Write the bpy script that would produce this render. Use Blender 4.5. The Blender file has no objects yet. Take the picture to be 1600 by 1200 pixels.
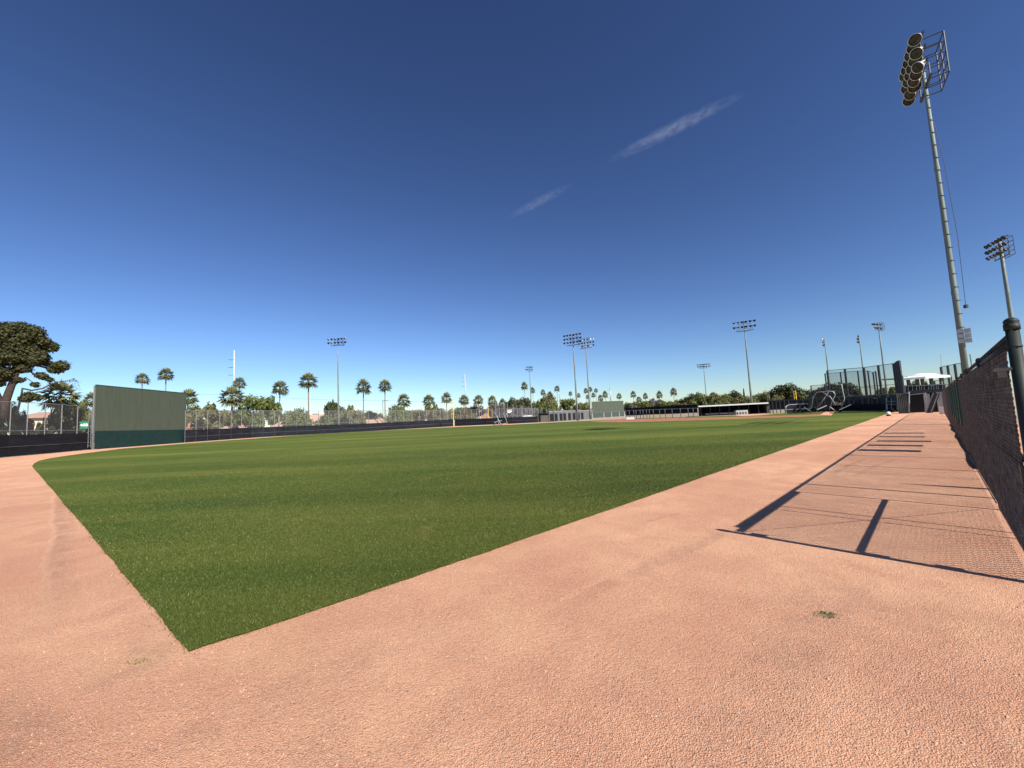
import bpy, math, random
import numpy as np
from mathutils import Vector, Matrix
from math import radians, tan, atan, atan2, sin, cos, pi, hypot

random.seed(7)
rng = np.random.default_rng(7)
S = bpy.context.scene
C = S.collection

# ------------------------------------------------------------------ camera
FPX = 640.0                     # focal length in pixels of a 1600 px wide frame
CAMH = 1.6
PITCH, ROLL = atan(53.5/640), atan(.0485)
CF = Vector((0, cos(PITCH), sin(PITCH)))
R0 = Vector((1, 0, 0)); U0 = R0.cross(CF)
CR = cos(ROLL)*R0 - sin(ROLL)*U0
CU = sin(ROLL)*R0 + cos(ROLL)*U0
cam_d = bpy.data.cameras.new('camera')
cam_d.sensor_width = 36; cam_d.lens = FPX*36/1600
cam_d.clip_start = .05; cam_d.clip_end = 20000
cam = bpy.data.objects.new('camera', cam_d); C.objects.link(cam)
m = Matrix((CR, CU, -CF)).transposed().to_4x4(); m.translation = Vector((0, 0, CAMH))
cam.matrix_world = m
S.camera = cam

# ------------------------------------------------------------------ world, sun, exposure
SUN_EL = radians(40.0)
SHADOW_AZ = radians(-40.3)                  # compass-like angle from +Y towards +X
sun_az = SHADOW_AZ + pi                     # where the sun stands
W = bpy.data.worlds.new('World'); S.world = W; W.use_nodes = True
wn = W.node_tree.nodes; wl = W.node_tree.links
sky = wn.new('ShaderNodeTexSky'); sky.sky_type = 'NISHITA'; sky.sun_disc = False
sky.sun_elevation = SUN_EL; sky.sun_rotation = sun_az
sky.altitude = 400; sky.air_density = 1.0; sky.dust_density = .25; sky.ozone_density = 4.5
bg = wn['Background']; bg.inputs['Strength'].default_value = .050
hs = wn.new('ShaderNodeHueSaturation'); hs.inputs['Saturation'].default_value = .98; hs.inputs['Hue'].default_value = .505; hs.inputs['Value'].default_value = .82
gm = wn.new('ShaderNodeGamma'); gm.inputs['Gamma'].default_value = 1.4
wl.new(sky.outputs[0], hs.inputs['Color']); wl.new(hs.outputs[0], gm.inputs[0]); wl.new(gm.outputs[0], bg.inputs[0])
sd = bpy.data.lights.new('sun', 'SUN'); sd.energy = 5.0; sd.angle = radians(.53); sd.color = (1, .955, .88)
sun = bpy.data.objects.new('sun', sd); C.objects.link(sun)
sdir = Vector((sin(sun_az)*cos(SUN_EL), cos(sun_az)*cos(SUN_EL), sin(SUN_EL)))
sun.rotation_euler = sdir.to_track_quat('Z', 'Y').to_euler(); sun.location = (60, -60, 60)
vs = S.view_settings
vs.view_transform = 'Standard'; vs.look = 'None'; vs.gamma = 1; vs.use_curve_mapping = False; vs.exposure = 0.72
S.cycles.max_bounces = 6; S.cycles.transparent_max_bounces = 24

# ------------------------------------------------------------------ surveying helpers
def ray(px, py): return CF + CR*((px-800)/FPX) - CU*((py-600)/FPX)
def G(px, py):                              # ground point under a sight line
    d = ray(px, py); t = -CAMH/d.z
    return Vector((d.x*t, d.y*t, 0))
def at(px, py, r):                          # point on a sight line at horizontal distance r
    d = ray(px, py); k = r/hypot(d.x, d.y)
    return Vector((d.x*k, d.y*k, CAMH + d.z*k))
def foot(px, py, r):
    p = at(px, py, r); return Vector((p.x, p.y, 0))
def hz(px, py, r): return at(px, py, r).z
def depth(p): return (p - Vector((0, 0, CAMH))).dot(CF)
FAZ = radians(45.75)
FV = Vector((sin(FAZ), cos(FAZ), 0)); FN = Vector((-cos(FAZ), sin(FAZ), 0))
def FP(al, off=0., z=0.):                   # along the near fence, off = metres into the field
    return FV*al + FN*(off - .5213) + Vector((0, 0, z))

# ------------------------------------------------------------------ materials
M = {}
def mat(name, col, rough=.8, metal=0., var=.12, scale=3., bump=0., bscale=30., spec=.3, col2=None, stretch=None):
    m = bpy.data.materials.new(name); m.use_nodes = True
    n = m.node_tree.nodes; l = m.node_tree.links; b = n['Principled BSDF']
    b.inputs['Roughness'].default_value = rough; b.inputs['Metallic'].default_value = metal
    b.inputs['Specular IOR Level'].default_value = spec
    g = n.new('ShaderNodeNewGeometry')
    src = g.outputs['Position']
    if stretch:
        mp = n.new('ShaderNodeMapping'); mp.inputs['Scale'].default_value = stretch
        l.new(src, mp.inputs[0]); src = mp.outputs[0]
    t = n.new('ShaderNodeTexNoise'); t.inputs['Scale'].default_value = scale; t.inputs['Detail'].default_value = 5
    l.new(src, t.inputs['Vector'])
    r = n.new('ShaderNodeValToRGB'); r.color_ramp.elements[0].position = .3; r.color_ramp.elements[1].position = .7
    c2 = col2 or tuple(min(1, c*(1+var)) for c in col)
    r.color_ramp.elements[0].color = (*[c*(1-var) for c in col], 1) if not col2 else (*col, 1)
    r.color_ramp.elements[1].color = (*c2, 1)
    l.new(t.outputs[0], r.inputs[0]); l.new(r.outputs[0], b.inputs['Base Color'])
    if bump:
        t2 = n.new('ShaderNodeTexNoise'); t2.inputs['Scale'].default_value = bscale; l.new(g.outputs['Position'], t2.inputs['Vector'])
        bp = n.new('ShaderNodeBump'); bp.inputs['Strength'].default_value = bump; bp.inputs['Distance'].default_value = .02
        l.new(t2.outputs[0], bp.inputs['Height']); l.new(bp.outputs[0], b.inputs['Normal'])
    M[name] = m; return m
def screen_mat(name, col, opacity, pitch=0):     # far netting / mesh whose wires cannot be told apart
    m = mat(name, col, rough=.7)
    n = m.node_tree.nodes; l = m.node_tree.links
    mx = n.new('ShaderNodeMixShader'); tr = n.new('ShaderNodeBsdfTransparent')
    g = n.new('ShaderNodeNewGeometry'); t = n.new('ShaderNodeTexNoise'); t.inputs['Scale'].default_value = .8
    l.new(g.outputs['Position'], t.inputs['Vector'])
    mr = n.new('ShaderNodeMapRange'); mr.inputs['To Min'].default_value = opacity*.7; mr.inputs['To Max'].default_value = opacity*1.3
    l.new(t.outputs[0], mr.inputs[0]); l.new(mr.outputs[0], mx.inputs[0])
    l.new(tr.outputs[0], mx.inputs[1]); l.new(n['Principled BSDF'].outputs[0], mx.inputs[2])
    l.new(mx.outputs[0], n['Material Output'].inputs[0])
    return m

class NT:                                        # tiny node-graph helper
    def __init__(s, m): s.n = m.node_tree.nodes; s.l = m.node_tree.links; s.geo = s.n.new('ShaderNodeNewGeometry')
    def put(s, node, i, v):
        if v is None: return
        if hasattr(v, 'is_output') or isinstance(v, bpy.types.NodeSocket): s.l.new(v, node.inputs[i])
        else: node.inputs[i].default_value = v
    def mapping(s, scale=(1, 1, 1), rot=0, src=None):
        mp = s.n.new('ShaderNodeMapping'); mp.vector_type = 'TEXTURE' if rot and False else 'POINT'
        mp.inputs['Scale'].default_value = scale; mp.inputs['Rotation'].default_value = (0, 0, rot)
        s.l.new(src or s.geo.outputs['Position'], mp.inputs[0]); return mp.outputs[0]
    def noise(s, scale, detail=4, rough=.55, src=None, dist=0):
        t = s.n.new('ShaderNodeTexNoise'); t.inputs['Scale'].default_value = scale; t.inputs['Detail'].default_value = detail
        t.inputs['Roughness'].default_value = rough; t.inputs['Distortion'].default_value = dist
        s.l.new(src or s.geo.outputs['Position'], t.inputs['Vector']); return t.outputs[0]
    def voro(s, scale, feat='F1', out=0, src=None):
        t = s.n.new('ShaderNodeTexVoronoi'); t.feature = feat; t.inputs['Scale'].default_value = scale
        s.l.new(src or s.geo.outputs['Position'], t.inputs['Vector']); return t.outputs[out]
    def rng(s, v, a, b, c=0., d=1.):
        r = s.n.new('ShaderNodeMapRange'); s.l.new(v, r.inputs[0])
        for i, x in zip((1, 2, 3, 4), (a, b, c, d)): r.inputs[i].default_value = x
        return r.outputs[0]
    def mix(s, f, a, b, mode='MIX'):
        x = s.n.new('ShaderNodeMix'); x.data_type = 'RGBA'; x.blend_type = mode
        s.put(x, 0, f)
        for i, v in ((6, a), (7, b)):
            if isinstance(v, tuple): v = (*v[:3], 1)
            s.put(x, i, v)
        return x.outputs[2]
    def math(s, op, a, b=None, c=None):
        x = s.n.new('ShaderNodeMath'); x.operation = op
        s.put(x, 0, a); s.put(x, 1, b); s.put(x, 2, c); return x.outputs[0]
    def bump(s, h, strength, dist):
        b = s.n.new('ShaderNodeBump'); b.inputs['Strength'].default_value = strength; b.inputs['Distance'].default_value = dist
        s.l.new(h, b.inputs['Height']); return b.outputs[0]

def dirt_mat(name, c1, c2, c3, grain=True):
    m = bpy.data.materials.new(name); m.use_nodes = True; T = NT(m); b = T.n['Principled BSDF']
    b.inputs['Roughness'].default_value = .95; b.inputs['Specular IOR Level'].default_value = .15
    big = T.rng(T.noise(.35, 5, .6), .35, .65)
    mid = T.rng(T.noise(1.7, 5, .65, dist=.6), .38, .66)
    col = T.mix(T.math('MULTIPLY', big, 1.), c1, c2)
    col = T.mix(T.math('MULTIPLY', mid, .55), col, c3)
    # drag and wheel marks that run with the fence
    dr = T.rng(T.noise(1., 4, .6, src=T.mapping((3.2, .22, 1), rot=radians(45.75))), .45, .75)
    col = T.mix(T.math('MULTIPLY', dr, .22), col, tuple(x*.72 for x in c1))
    yl = T.rng(T.noise(.8, 3, .5, src=T.mapping((1, 1, 1), rot=.4)), .56, .72)
    col = T.mix(T.math('MULTIPLY', yl, .25), col, (c1[0]*.93, c1[1]*1.04, c1[2]*.9))
    if grain:
        def strip(a_, b_, w_, amt, colr):
            nonlocal col
            A_, B_ = G(*a_), G(*b_); d_ = (B_-A_); L_ = d_.length; d_.normalize(); n_ = Vector((-d_.y, d_.x, 0))
            def dot(v):
                x = T.n.new('ShaderNodeVectorMath'); x.operation = 'DOT_PRODUCT'; T.l.new(T.geo.outputs['Position'], x.inputs[0]); x.inputs[1].default_value = v; return x.outputs['Value']
            q_ = T.math('ADD', T.math('SUBTRACT', dot(n_), n_.dot(A_)), T.math('MULTIPLY', T.math('SUBTRACT', T.noise(.5, 2), .5), .35))
            k1 = T.rng(T.math('ABSOLUTE', q_), w_, w_*.55)
            t_ = T.math('SUBTRACT', dot(d_), d_.dot(A_)); k2 = T.math('MULTIPLY', T.rng(t_, -.2, L_*.15), T.rng(t_, L_, L_*.8))
            k3 = T.rng(T.noise(3.5, 4, .7), .34, .62)
            f_ = T.math('MULTIPLY', T.math('MULTIPLY', k1, k2), T.math('MULTIPLY', k3, amt)); col = T.mix(f_, col, colr)
        dk = (.36, .20, .13)
        strip((78, 985), (100, 755), .11, .55, dk); strip((108, 985), (112, 755), .07, .35, dk); strip((60, 1010), (88, 760), .05, .35, (.8, .5, .33))
        strip((190, 1060), (260, 1000), .22, .4, (.38, .24, .14)); strip((290, 1160), (620, 1000), .18, .35, dk); strip((40, 1180), (-60, 1110), .3, .6, dk)
        strip((860, 960), (1240, 780), .10, .35, dk); strip((700, 1030), (1150, 800), .06, .25, (.8, .48, .3)); strip((1010, 815), (1060, 800), .05, .5, (.3, .2, .12))
        strip((1120, 1190), (1330, 900), .25, .35, dk); strip((1480, 1190), (1420, 930), .3, .4, (.46, .22, .14)); strip((1230, 745), (1330, 690), .3, .45, (.55, .26, .13))
        strip((930, 1190), (1000, 1010), .3, .3, (.5, .24, .15)); strip((330, 960), (250, 930), .1, .5, (.5, .22, .14)); strip((1300, 740), (1350, 715), .08, .5, dk); strip((1330, 745), (1400, 715), .07, .5, dk)
        g1 = T.voro(125, out=0); g2 = T.voro(170, out=1)
        cr = T.rng(g1, .1, .75, 1.16, .80)
        cc = T.n.new('ShaderNodeCombineColor')
        for i in range(3): T.l.new(cr, cc.inputs[i])
        col = T.mix(1., col, cc.outputs[0], 'MULTIPLY')
        sp = T.n.new('ShaderNodeSeparateColor'); T.l.new(g2, sp.inputs[0])
        lite = T.rng(sp.outputs[0], .93, .97)
        col = T.mix(T.math('MULTIPLY', lite, .55), col, (.78, .6, .46))
        dark = T.rng(sp.outputs[1], .95, .98)
        col = T.mix(T.math('MULTIPLY', dark, .6), col, (.10, .05, .035))
        h = T.math('ADD', T.math('MULTIPLY', T.rng(g1, 0, .8, 1., 0.), .5), T.math('MULTIPLY', T.noise(115, 3, .7), 1.3))
        h = T.math('ADD', h, T.math('MULTIPLY', T.noise(28, 3, .6), 1.0))
        T.l.new(T.bump(h, 1.0, .0125), b.inputs['Normal'])
    T.l.new(col, b.inputs['Base Color']); M[name] = m; return m

dirt_mat('cinder', (.80, .445, .270), (.63, .305, .185), (.55, .27, .17))
dirt_mat('infield_clay', (.34, .145, .075), (.30, .12, .06), (.36, .17, .09))
dirt_mat('pale_dirt', (.44, .35, .25), (.38, .30, .21), (.42, .31, .21))

def grass_color(T):
    a = T.rng(T.noise(.16, 4, .6), .35, .68)
    col = T.mix(a, (.066, .100, .017), (.104, .130, .020))
    st = T.noise(1., 4, .6, src=T.mapping((.03, .24, 1), rot=radians(4)))     # mower passes, streaked across the view
    col = T.mix(T.math('MULTIPLY', T.rng(st, .44, .62), .75), col, (.165, .175, .036))
    st2 = T.noise(1., 3, .6, src=T.mapping((.014, .085, 1), rot=radians(-3)))
    col = T.mix(T.math('MULTIPLY', T.rng(st2, .46, .60), .7), col, (.060, .085, .014))
    y = T.rng(T.noise(.5, 5, .7, dist=1.), .56, .74)
    col = T.mix(T.math('MULTIPLY', y, .5), col, (.185, .155, .045))
    return col
def grass_mats():
    m = bpy.data.materials.new('grass_turf'); m.use_nodes = True; T = NT(m); b = T.n['Principled BSDF']
    b.inputs['Roughness'].default_value = .9; b.inputs['Specular IOR Level'].default_value = .1
    col = grass_color(T)
    f = T.noise(55, 3, .8); sp = T.rng(f, .35, .7, .6, 1.45)
    cc = T.n.new('ShaderNodeCombineColor')
    for i in range(3): T.l.new(sp, cc.inputs[i])
    col = T.mix(1., col, cc.outputs[0], 'MULTIPLY')
    T.l.new(col, b.inputs['Base Color'])
    T.l.new(T.bump(T.math('ADD', f, T.noise(6, 3, .6)), .9, .03), b.inputs['Normal']); M['grass_turf'] = m
    m = bpy.data.materials.new('grass_blade'); m.use_nodes = True; T = NT(m); b = T.n['Principled BSDF']
    b.inputs['Roughness'].default_value = .55; b.inputs['Specular IOR Level'].default_value = .25
    col = grass_color(T)
    at_ = T.n.new('ShaderNodeAttribute'); at_.attribute_name = 'shade'
    v = T.rng(at_.outputs['Fac'], 0, 1, .34, 1.08)
    cc = T.n.new('ShaderNodeCombineColor')
    for i in range(3): T.l.new(v, cc.inputs[i])
    col = T.mix(1., col, cc.outputs[0], 'MULTIPLY')
    dry = T.rng(at_.outputs['Fac'], .955, .98)
    col = T.mix(T.math('MULTIPLY', dry, .7), col, (.33, .30, .14))
    T.l.new(col, b.inputs['Base Color']); M['grass_blade'] = m
grass_mats()

mat('galvanized', (.36, .37, .38), rough=.45, metal=.6, var=.18, scale=4)
mat('fence_grey', (.20, .20, .20), rough=.6, metal=.2, var=.2, scale=4)
mat('pole_steel', (.17, .205, .19), rough=.65, metal=0., var=.2, scale=2, stretch=(1, 1, .3))
mat('steel_pale', (.42, .42, .41), rough=.6, var=.08)
mat('green_post', (.018, .026, .023), rough=.6, var=.3, scale=6, spec=.25)
mat('dark_steel', (.035, .037, .040), rough=.5, var=.2)
mat('wire', (.17, .175, .18), rough=.4, metal=.45, var=.35, scale=9, col2=(.035, .034, .034))
mat('wire_grey', (.14, .125, .13), rough=.5, metal=.3, var=.3, scale=7)
mat('lamp_shell', (.62, .63, .62), rough=.35, metal=.3, var=.1)
mat('lamp_dark', (.03, .03, .035), rough=.4)
mat('lens', (.05, .043, .032), rough=.3, spec=.25, var=.4, scale=5)
mat('windscreen', (.012, .013, .017), rough=.85, var=.35, scale=.5, stretch=(1, 1, 4), spec=.15)
mat('windscreen_grey', (.105, .105, .125), rough=.9, var=.25, scale=1.2, spec=.1)
mat('green_pad', (.006, .026, .023), rough=.6, var=.2, scale=1.5)
mat('board_green', (.064, .078, .054), rough=.75, var=.10, scale=.6, stretch=(3, 3, .4))
mat('board_green_dark', (.05, .07, .06), rough=.75, var=.10)
mat('banner_green', (.012, .05, .035), rough=.5, var=.2)
mat('white_paint', (.78, .78, .76), rough=.6, var=.06)
mat('sign_green', (.01, .17, .10), rough=.5, var=.05)
mat('foul_yellow', (.70, .50, .07), rough=.5, var=.1)
mat('canopy', (.66, .66, .64), rough=.7, var=.05)
mat('block_wall', (.115, .115, .12), rough=.9, var=.15, bump=.3)
mat('stucco_tan', (.48, .36, .25), rough=.95, var=.08, bump=.2)
mat('stucco_cream', (.62, .52, .38), rough=.95, var=.06, bump=.2)
mat('roof_clay', (.36, .16, .10), rough=.9, var=.25, scale=2.5, stretch=(1, 1, 5))
mat('roof_tan', (.40, .25, .18), rough=.9, var=.22, scale=2.5, stretch=(1, 1, 5))
mat('glass', (.03, .04, .05), rough=.1, spec=.8)
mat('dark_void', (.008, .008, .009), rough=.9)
mat('grey_ply', (.30, .30, .29), rough=.8, var=.2, scale=2, stretch=(1, 1, .3))
mat('brown_slat', (.085, .075, .065), rough=.8, var=.35, scale=8, stretch=(1, 1, .1))
mat('palm_trunk', (.24, .17, .125), rough=.95, var=.3, scale=3, stretch=(1, 1, 5), bump=.4)
mat('palm_skirt', (.17, .115, .065), rough=.95, var=.35, scale=4)
mat('bark_dark', (.05, .036, .028), rough=.95, var=.35, bump=.5, scale=5)
mat('bark_grey', (.24, .21, .18), rough=.95, var=.3, bump=.4, scale=5)
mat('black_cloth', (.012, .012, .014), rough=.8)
mat('pebble', (.44, .26, .18), rough=.9, var=.35, scale=60)
mat('net_black', (.02, .02, .022), rough=.8)
screen_mat('mesh_far', (.30, .30, .31), .13)
screen_mat('net_far', (.03, .035, .05), .26)
screen_mat('net_mid', (.03, .032, .036), .45)
screen_mat('net_dense', (.025, .026, .03), .72)
screen_mat('screen_dense', (.10, .10, .12), .86)

def leaf_mat(name, ca, cb, cc_):
    m = bpy.data.materials.new(name); m.use_nodes = True; T = NT(m); b = T.n['Principled BSDF']
    b.inputs['Roughness'].default_value = .6; b.inputs['Specular IOR Level'].default_value = .25
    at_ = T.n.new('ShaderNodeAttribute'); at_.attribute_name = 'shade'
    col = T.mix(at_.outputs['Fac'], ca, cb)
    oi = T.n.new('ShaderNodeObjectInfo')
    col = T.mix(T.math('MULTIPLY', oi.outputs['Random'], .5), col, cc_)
    T.l.new(col, b.inputs['Base Color'])
    tl = T.n.new('ShaderNodeBsdfTranslucent'); T.l.new(col, tl.inputs[0])
    mx = T.n.new('ShaderNodeMixShader'); mx.inputs[0].default_value = .22
    T.l.new(b.outputs[0], mx.inputs[1]); T.l.new(tl.outputs[0], mx.inputs[2])
    T.l.new(mx.outputs[0], T.n['Material Output'].inputs[0]); M[name] = m
leaf_mat('leaf_green', (.060, .085, .022), (.165, .185, .05), (.14, .14, .05))
leaf_mat('leaf_olive', (.085, .085, .03), (.20, .18, .07), (.17, .16, .08))
leaf_mat('leaf_dark', (.030, .042, .016), (.085, .095, .03), (.075, .07, .03))
leaf_mat('leaf_grey', (.11, .095, .085), (.19, .17, .15), (.15, .12, .12))
leaf_mat('leaf_pine', (.026, .033, .013), (.105, .10, .034), (.06, .06, .022))
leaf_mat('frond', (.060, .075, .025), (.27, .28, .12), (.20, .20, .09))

# ------------------------------------------------------------------ mesh building
class MB:
    def __init__(s): s.v = []; s.f = []; s.a = []
    def quad(s, a, b, c, d, sh=None):
        i = len(s.v); s.v += [tuple(a), tuple(b), tuple(c), tuple(d)]; s.f.append((i, i+1, i+2, i+3))
        if sh is not None: s.a += [sh]*4
        return s
    def tri(s, a, b, c, sh=None):
        i = len(s.v); s.v += [tuple(a), tuple(b), tuple(c)]; s.f.append((i, i+1, i+2))
        if sh is not None: s.a += [sh]*3
        return s
    def box(s, c, size, rz=0., ax=None):
        c = Vector(c); hx, hy, h = (x/2 for x in size)
        X, Y, Z = ax or (Vector((cos(rz), sin(rz), 0)), Vector((-sin(rz), cos(rz), 0)), Vector((0, 0, 1)))
        i = len(s.v)
        for sx, sy, sz in ((-1,-1,-1),(1,-1,-1),(1,1,-1),(-1,1,-1),(-1,-1,1),(1,-1,1),(1,1,1),(-1,1,1)):
            s.v.append(tuple(c + X*sx*hx + Y*sy*hy + Z*sz*h))
        for q in ((0,3,2,1),(4,5,6,7),(0,1,5,4),(1,2,6,5),(2,3,7,6),(3,0,4,7)): s.f.append(tuple(i+k for k in q))
        return s
    def bar(s, a, b, w, d=None):                 # a rectangular bar from a to b
        a = Vector(a); b = Vector(b); z = (b-a); L = z.length; z.normalize()
        x = z.orthogonal().normalized() if abs(z.z) < .98 else Vector((1, 0, 0))
        if abs(z.z) < .98: x = z.cross(Vector((0, 0, 1))).normalized()
        y = z.cross(x)
        return s.box((a+b)/2, (w, d or w, L), ax=(x, y, z))
    def tube(s, pts, rad, n=8, cap=True):
        pts = [Vector(p) for p in pts]; rads = rad if isinstance(rad, (list, tuple)) else [rad]*len(pts)
        base = len(s.v); prev = None
        for k, p in enumerate(pts):
            t = (pts[min(k+1, len(pts)-1)] - pts[max(k-1, 0)]).normalized()
            if prev is None: x = t.orthogonal().normalized()
            else: x = (prev - t*prev.dot(t)).normalized()
            prev = x; y = t.cross(x)
            for j in range(n):
                a = 2*pi*j/n; s.v.append(tuple(p + (x*cos(a) + y*sin(a))*rads[k]))
        for k in range(len(pts)-1):
            for j in range(n):
                a = base+k*n+j; b = base+k*n+(j+1) % n; s.f.append((a, b, b+n, a+n))
        if cap:
            s.f.append(tuple(base+j for j in reversed(range(n)))); e = base+(len(pts)-1)*n; s.f.append(tuple(e+j for j in range(n)))
        return s
    def lathe(s, prof, c=(0, 0, 0), n=14, axis=None, capend=True):
        c = Vector(c); Z = (axis or Vector((0, 0, 1))).normalized(); X = Z.orthogonal().normalized(); Y = Z.cross(X)
        base = len(s.v)
        for r, z in prof:
            for j in range(n):
                a = 2*pi*j/n; s.v.append(tuple(c + Z*z + (X*cos(a)+Y*sin(a))*max(r, 1e-4)))
        for k in range(len(prof)-1):
            for j in range(n):
                a = base+k*n+j; b = base+k*n+(j+1) % n; s.f.append((a, b, b+n, a+n))
        s.f.append(tuple(base+j for j in reversed(range(n)))); e = base+(len(prof)-1)*n
        if capend: s.f.append(tuple(e+j for j in range(n)))
        return s
    def mesh(s, name, material, smooth=False):
        me = bpy.data.meshes.new(name); me.from_pydata(s.v, [], s.f)
        if s.a:
            at_ = me.attributes.new('shade', 'FLOAT', 'POINT'); at_.data.foreach_set('value', s.a)
        me.materials.append(M[material])
        if smooth: me.polygons.foreach_set('use_smooth', [True]*len(me.polygons))
        me.update(); return me
    def build(s, name, material, parent=None, smooth=False, **kw):
        return link(name, s.mesh(name, material, smooth), parent, **kw)
def link(name, me, parent=None, loc=None, rz=None, scale=None, **kw):
    o = bpy.data.objects.new(name, me); C.objects.link(o)
    if parent: o.parent = parent
    if loc is not None: o.location = loc
    if rz is not None: o.rotation_euler = (0, 0, rz)
    if scale is not None: o.scale = scale
    for k, v in kw.items(): o[k] = v
    return o
def thing(name, label, cat, loc=(0, 0, 0), rz=0, group=None, scale=None):
    o = link(name, None, None, loc, rz, scale, label=label, category=cat)
    o.empty_display_size = .3
    if group: o['group'] = group
    return o
def tag(o, label, cat, group=None):
    o['label'] = label; o['category'] = cat
    if group: o['group'] = group
    return o
def place(root, p): root.location = p

# ------------------------------------------------------------------ GROUND
def sheet(name, pts, z, material, kind='structure', parent=None):
    mb = MB(); mb.v = [(p[0], p[1], z) for p in pts]; mb.f = [tuple(range(len(pts)))]
    me = mb.mesh(name, material)
    import bmesh
    bm = bmesh.new(); bm.from_mesh(me); bmesh.ops.triangulate(bm, faces=bm.faces[:]); 
    for f in bm.faces:
        if f.normal.z < 0: f.normal_flip()
    bm.to_mesh(me); bm.free()
    o = link(name, me, parent)
    if kind: o['kind'] = kind
    return o
sheet('ground', [(-6000, -6000), (6000, -6000), (6000, 6000), (-6000, 6000)], -.02, 'pale_dirt')
trk = [G(*p) for p in [(0, 716), (96, 707.2), (144, 702.6), (192, 698.9), (249, 695.2), (288, 692), (400, 684), (525, 677), (709, 666.4), (800, 662.3)]]
trk = [(-90, 28)] + [(p.x, p.y) for p in trk]
dw = G(1377, 641.5)
trk += [(G(905, 658).x, G(905, 658).y), (G(1090, 651.5).x, G(1090, 651.5).y), (G(1200, 647.8).x, G(1200, 647.8).y), (G(1290, 643.8).x, G(1290, 643.8).y), (dw.x, dw.y),
        tuple((FP(74, 9))[:2]), tuple((FP(74, .3))[:2]), tuple((FP(50, -2))[:2]), tuple((FP(5, -2.5))[:2]), tuple((FP(-12, -4))[:2]), (-14, -14), (-60, -6), (-95, 10)]
sheet('warning_track', trk, 0, 'cinder')
# grass outline: noisy edge near the camera
gp = [G(*p) for p in [(295, 1020), (170, 870), (90, 775), (50, 729), (53, 724.5), (61, 720), (76, 716.5), (96, 713.3), (144, 706.8), (192, 700.9), (249, 696.3), (288, 693), (472, 679.8), (560, 674.7), (700, 667.7), (800, 663.4), (870, 659.8), (925, 657.2), (1000, 653.6), (1090, 651), (1200, 647), (1290, 643.2), (1310, 641.8), (1372, 641), (1400, 643.5), (1388, 646.2), (1190, 714.6), (860, 828.6), (565, 930.5)]]
edge = []
for i in range(len(gp)):
    a, b = gp[i], gp[(i+1) % len(gp)]; L = (b-a).length; near = min(a.length, b.length)
    n = int(L/.08) if i in (0, len(gp)-1, len(gp)-2) else (int(L/.4) if near < 30 else 1)
    n = max(1, min(n, 300)); d = (b-a).normalized(); nn = Vector((-d.y, d.x, 0))
    for k in range(n):
        p = a.lerp(b, k/n); j = (random.uniform(-.006, .006)+.010*sin(k*.31+i*2)*sin(k*.113)) if n > 1 else 0
        edge.append(p + nn*j)
grass_poly = np.array([(p.x, p.y) for p in edge])
sheet('grass_field', grass_poly, .012, 'grass_turf')
clay = [G(*p) for p in [(922, 659.2), (935, 657.6), (950, 656.4), (980, 655.0), (1040, 653.8), (1100, 652.6), (1147, 651.4), (1190, 650.2), (1260, 648.3), (1298, 646.3), (1299, 649.6), (1246, 651.6), (1190, 653.5), (1147, 654.9), (1100, 656.5), (1040, 658.4), (970, 660.1)]]
sheet('infield_dirt', clay, .020, 'infield_clay')
sheet('home_dirt_patch', [G(*p) for p in [(1290, 643.6), (1304, 643.6), (1299, 649.4), (1281, 648.2)]], .030, 'cinder')
sheet('dugout_apron', [G(*p) for p in [(1145, 649.2), (1165, 648.2), (1210, 647.2), (1190, 648.8), (1160, 650.2)]], .026, 'cinder')

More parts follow.
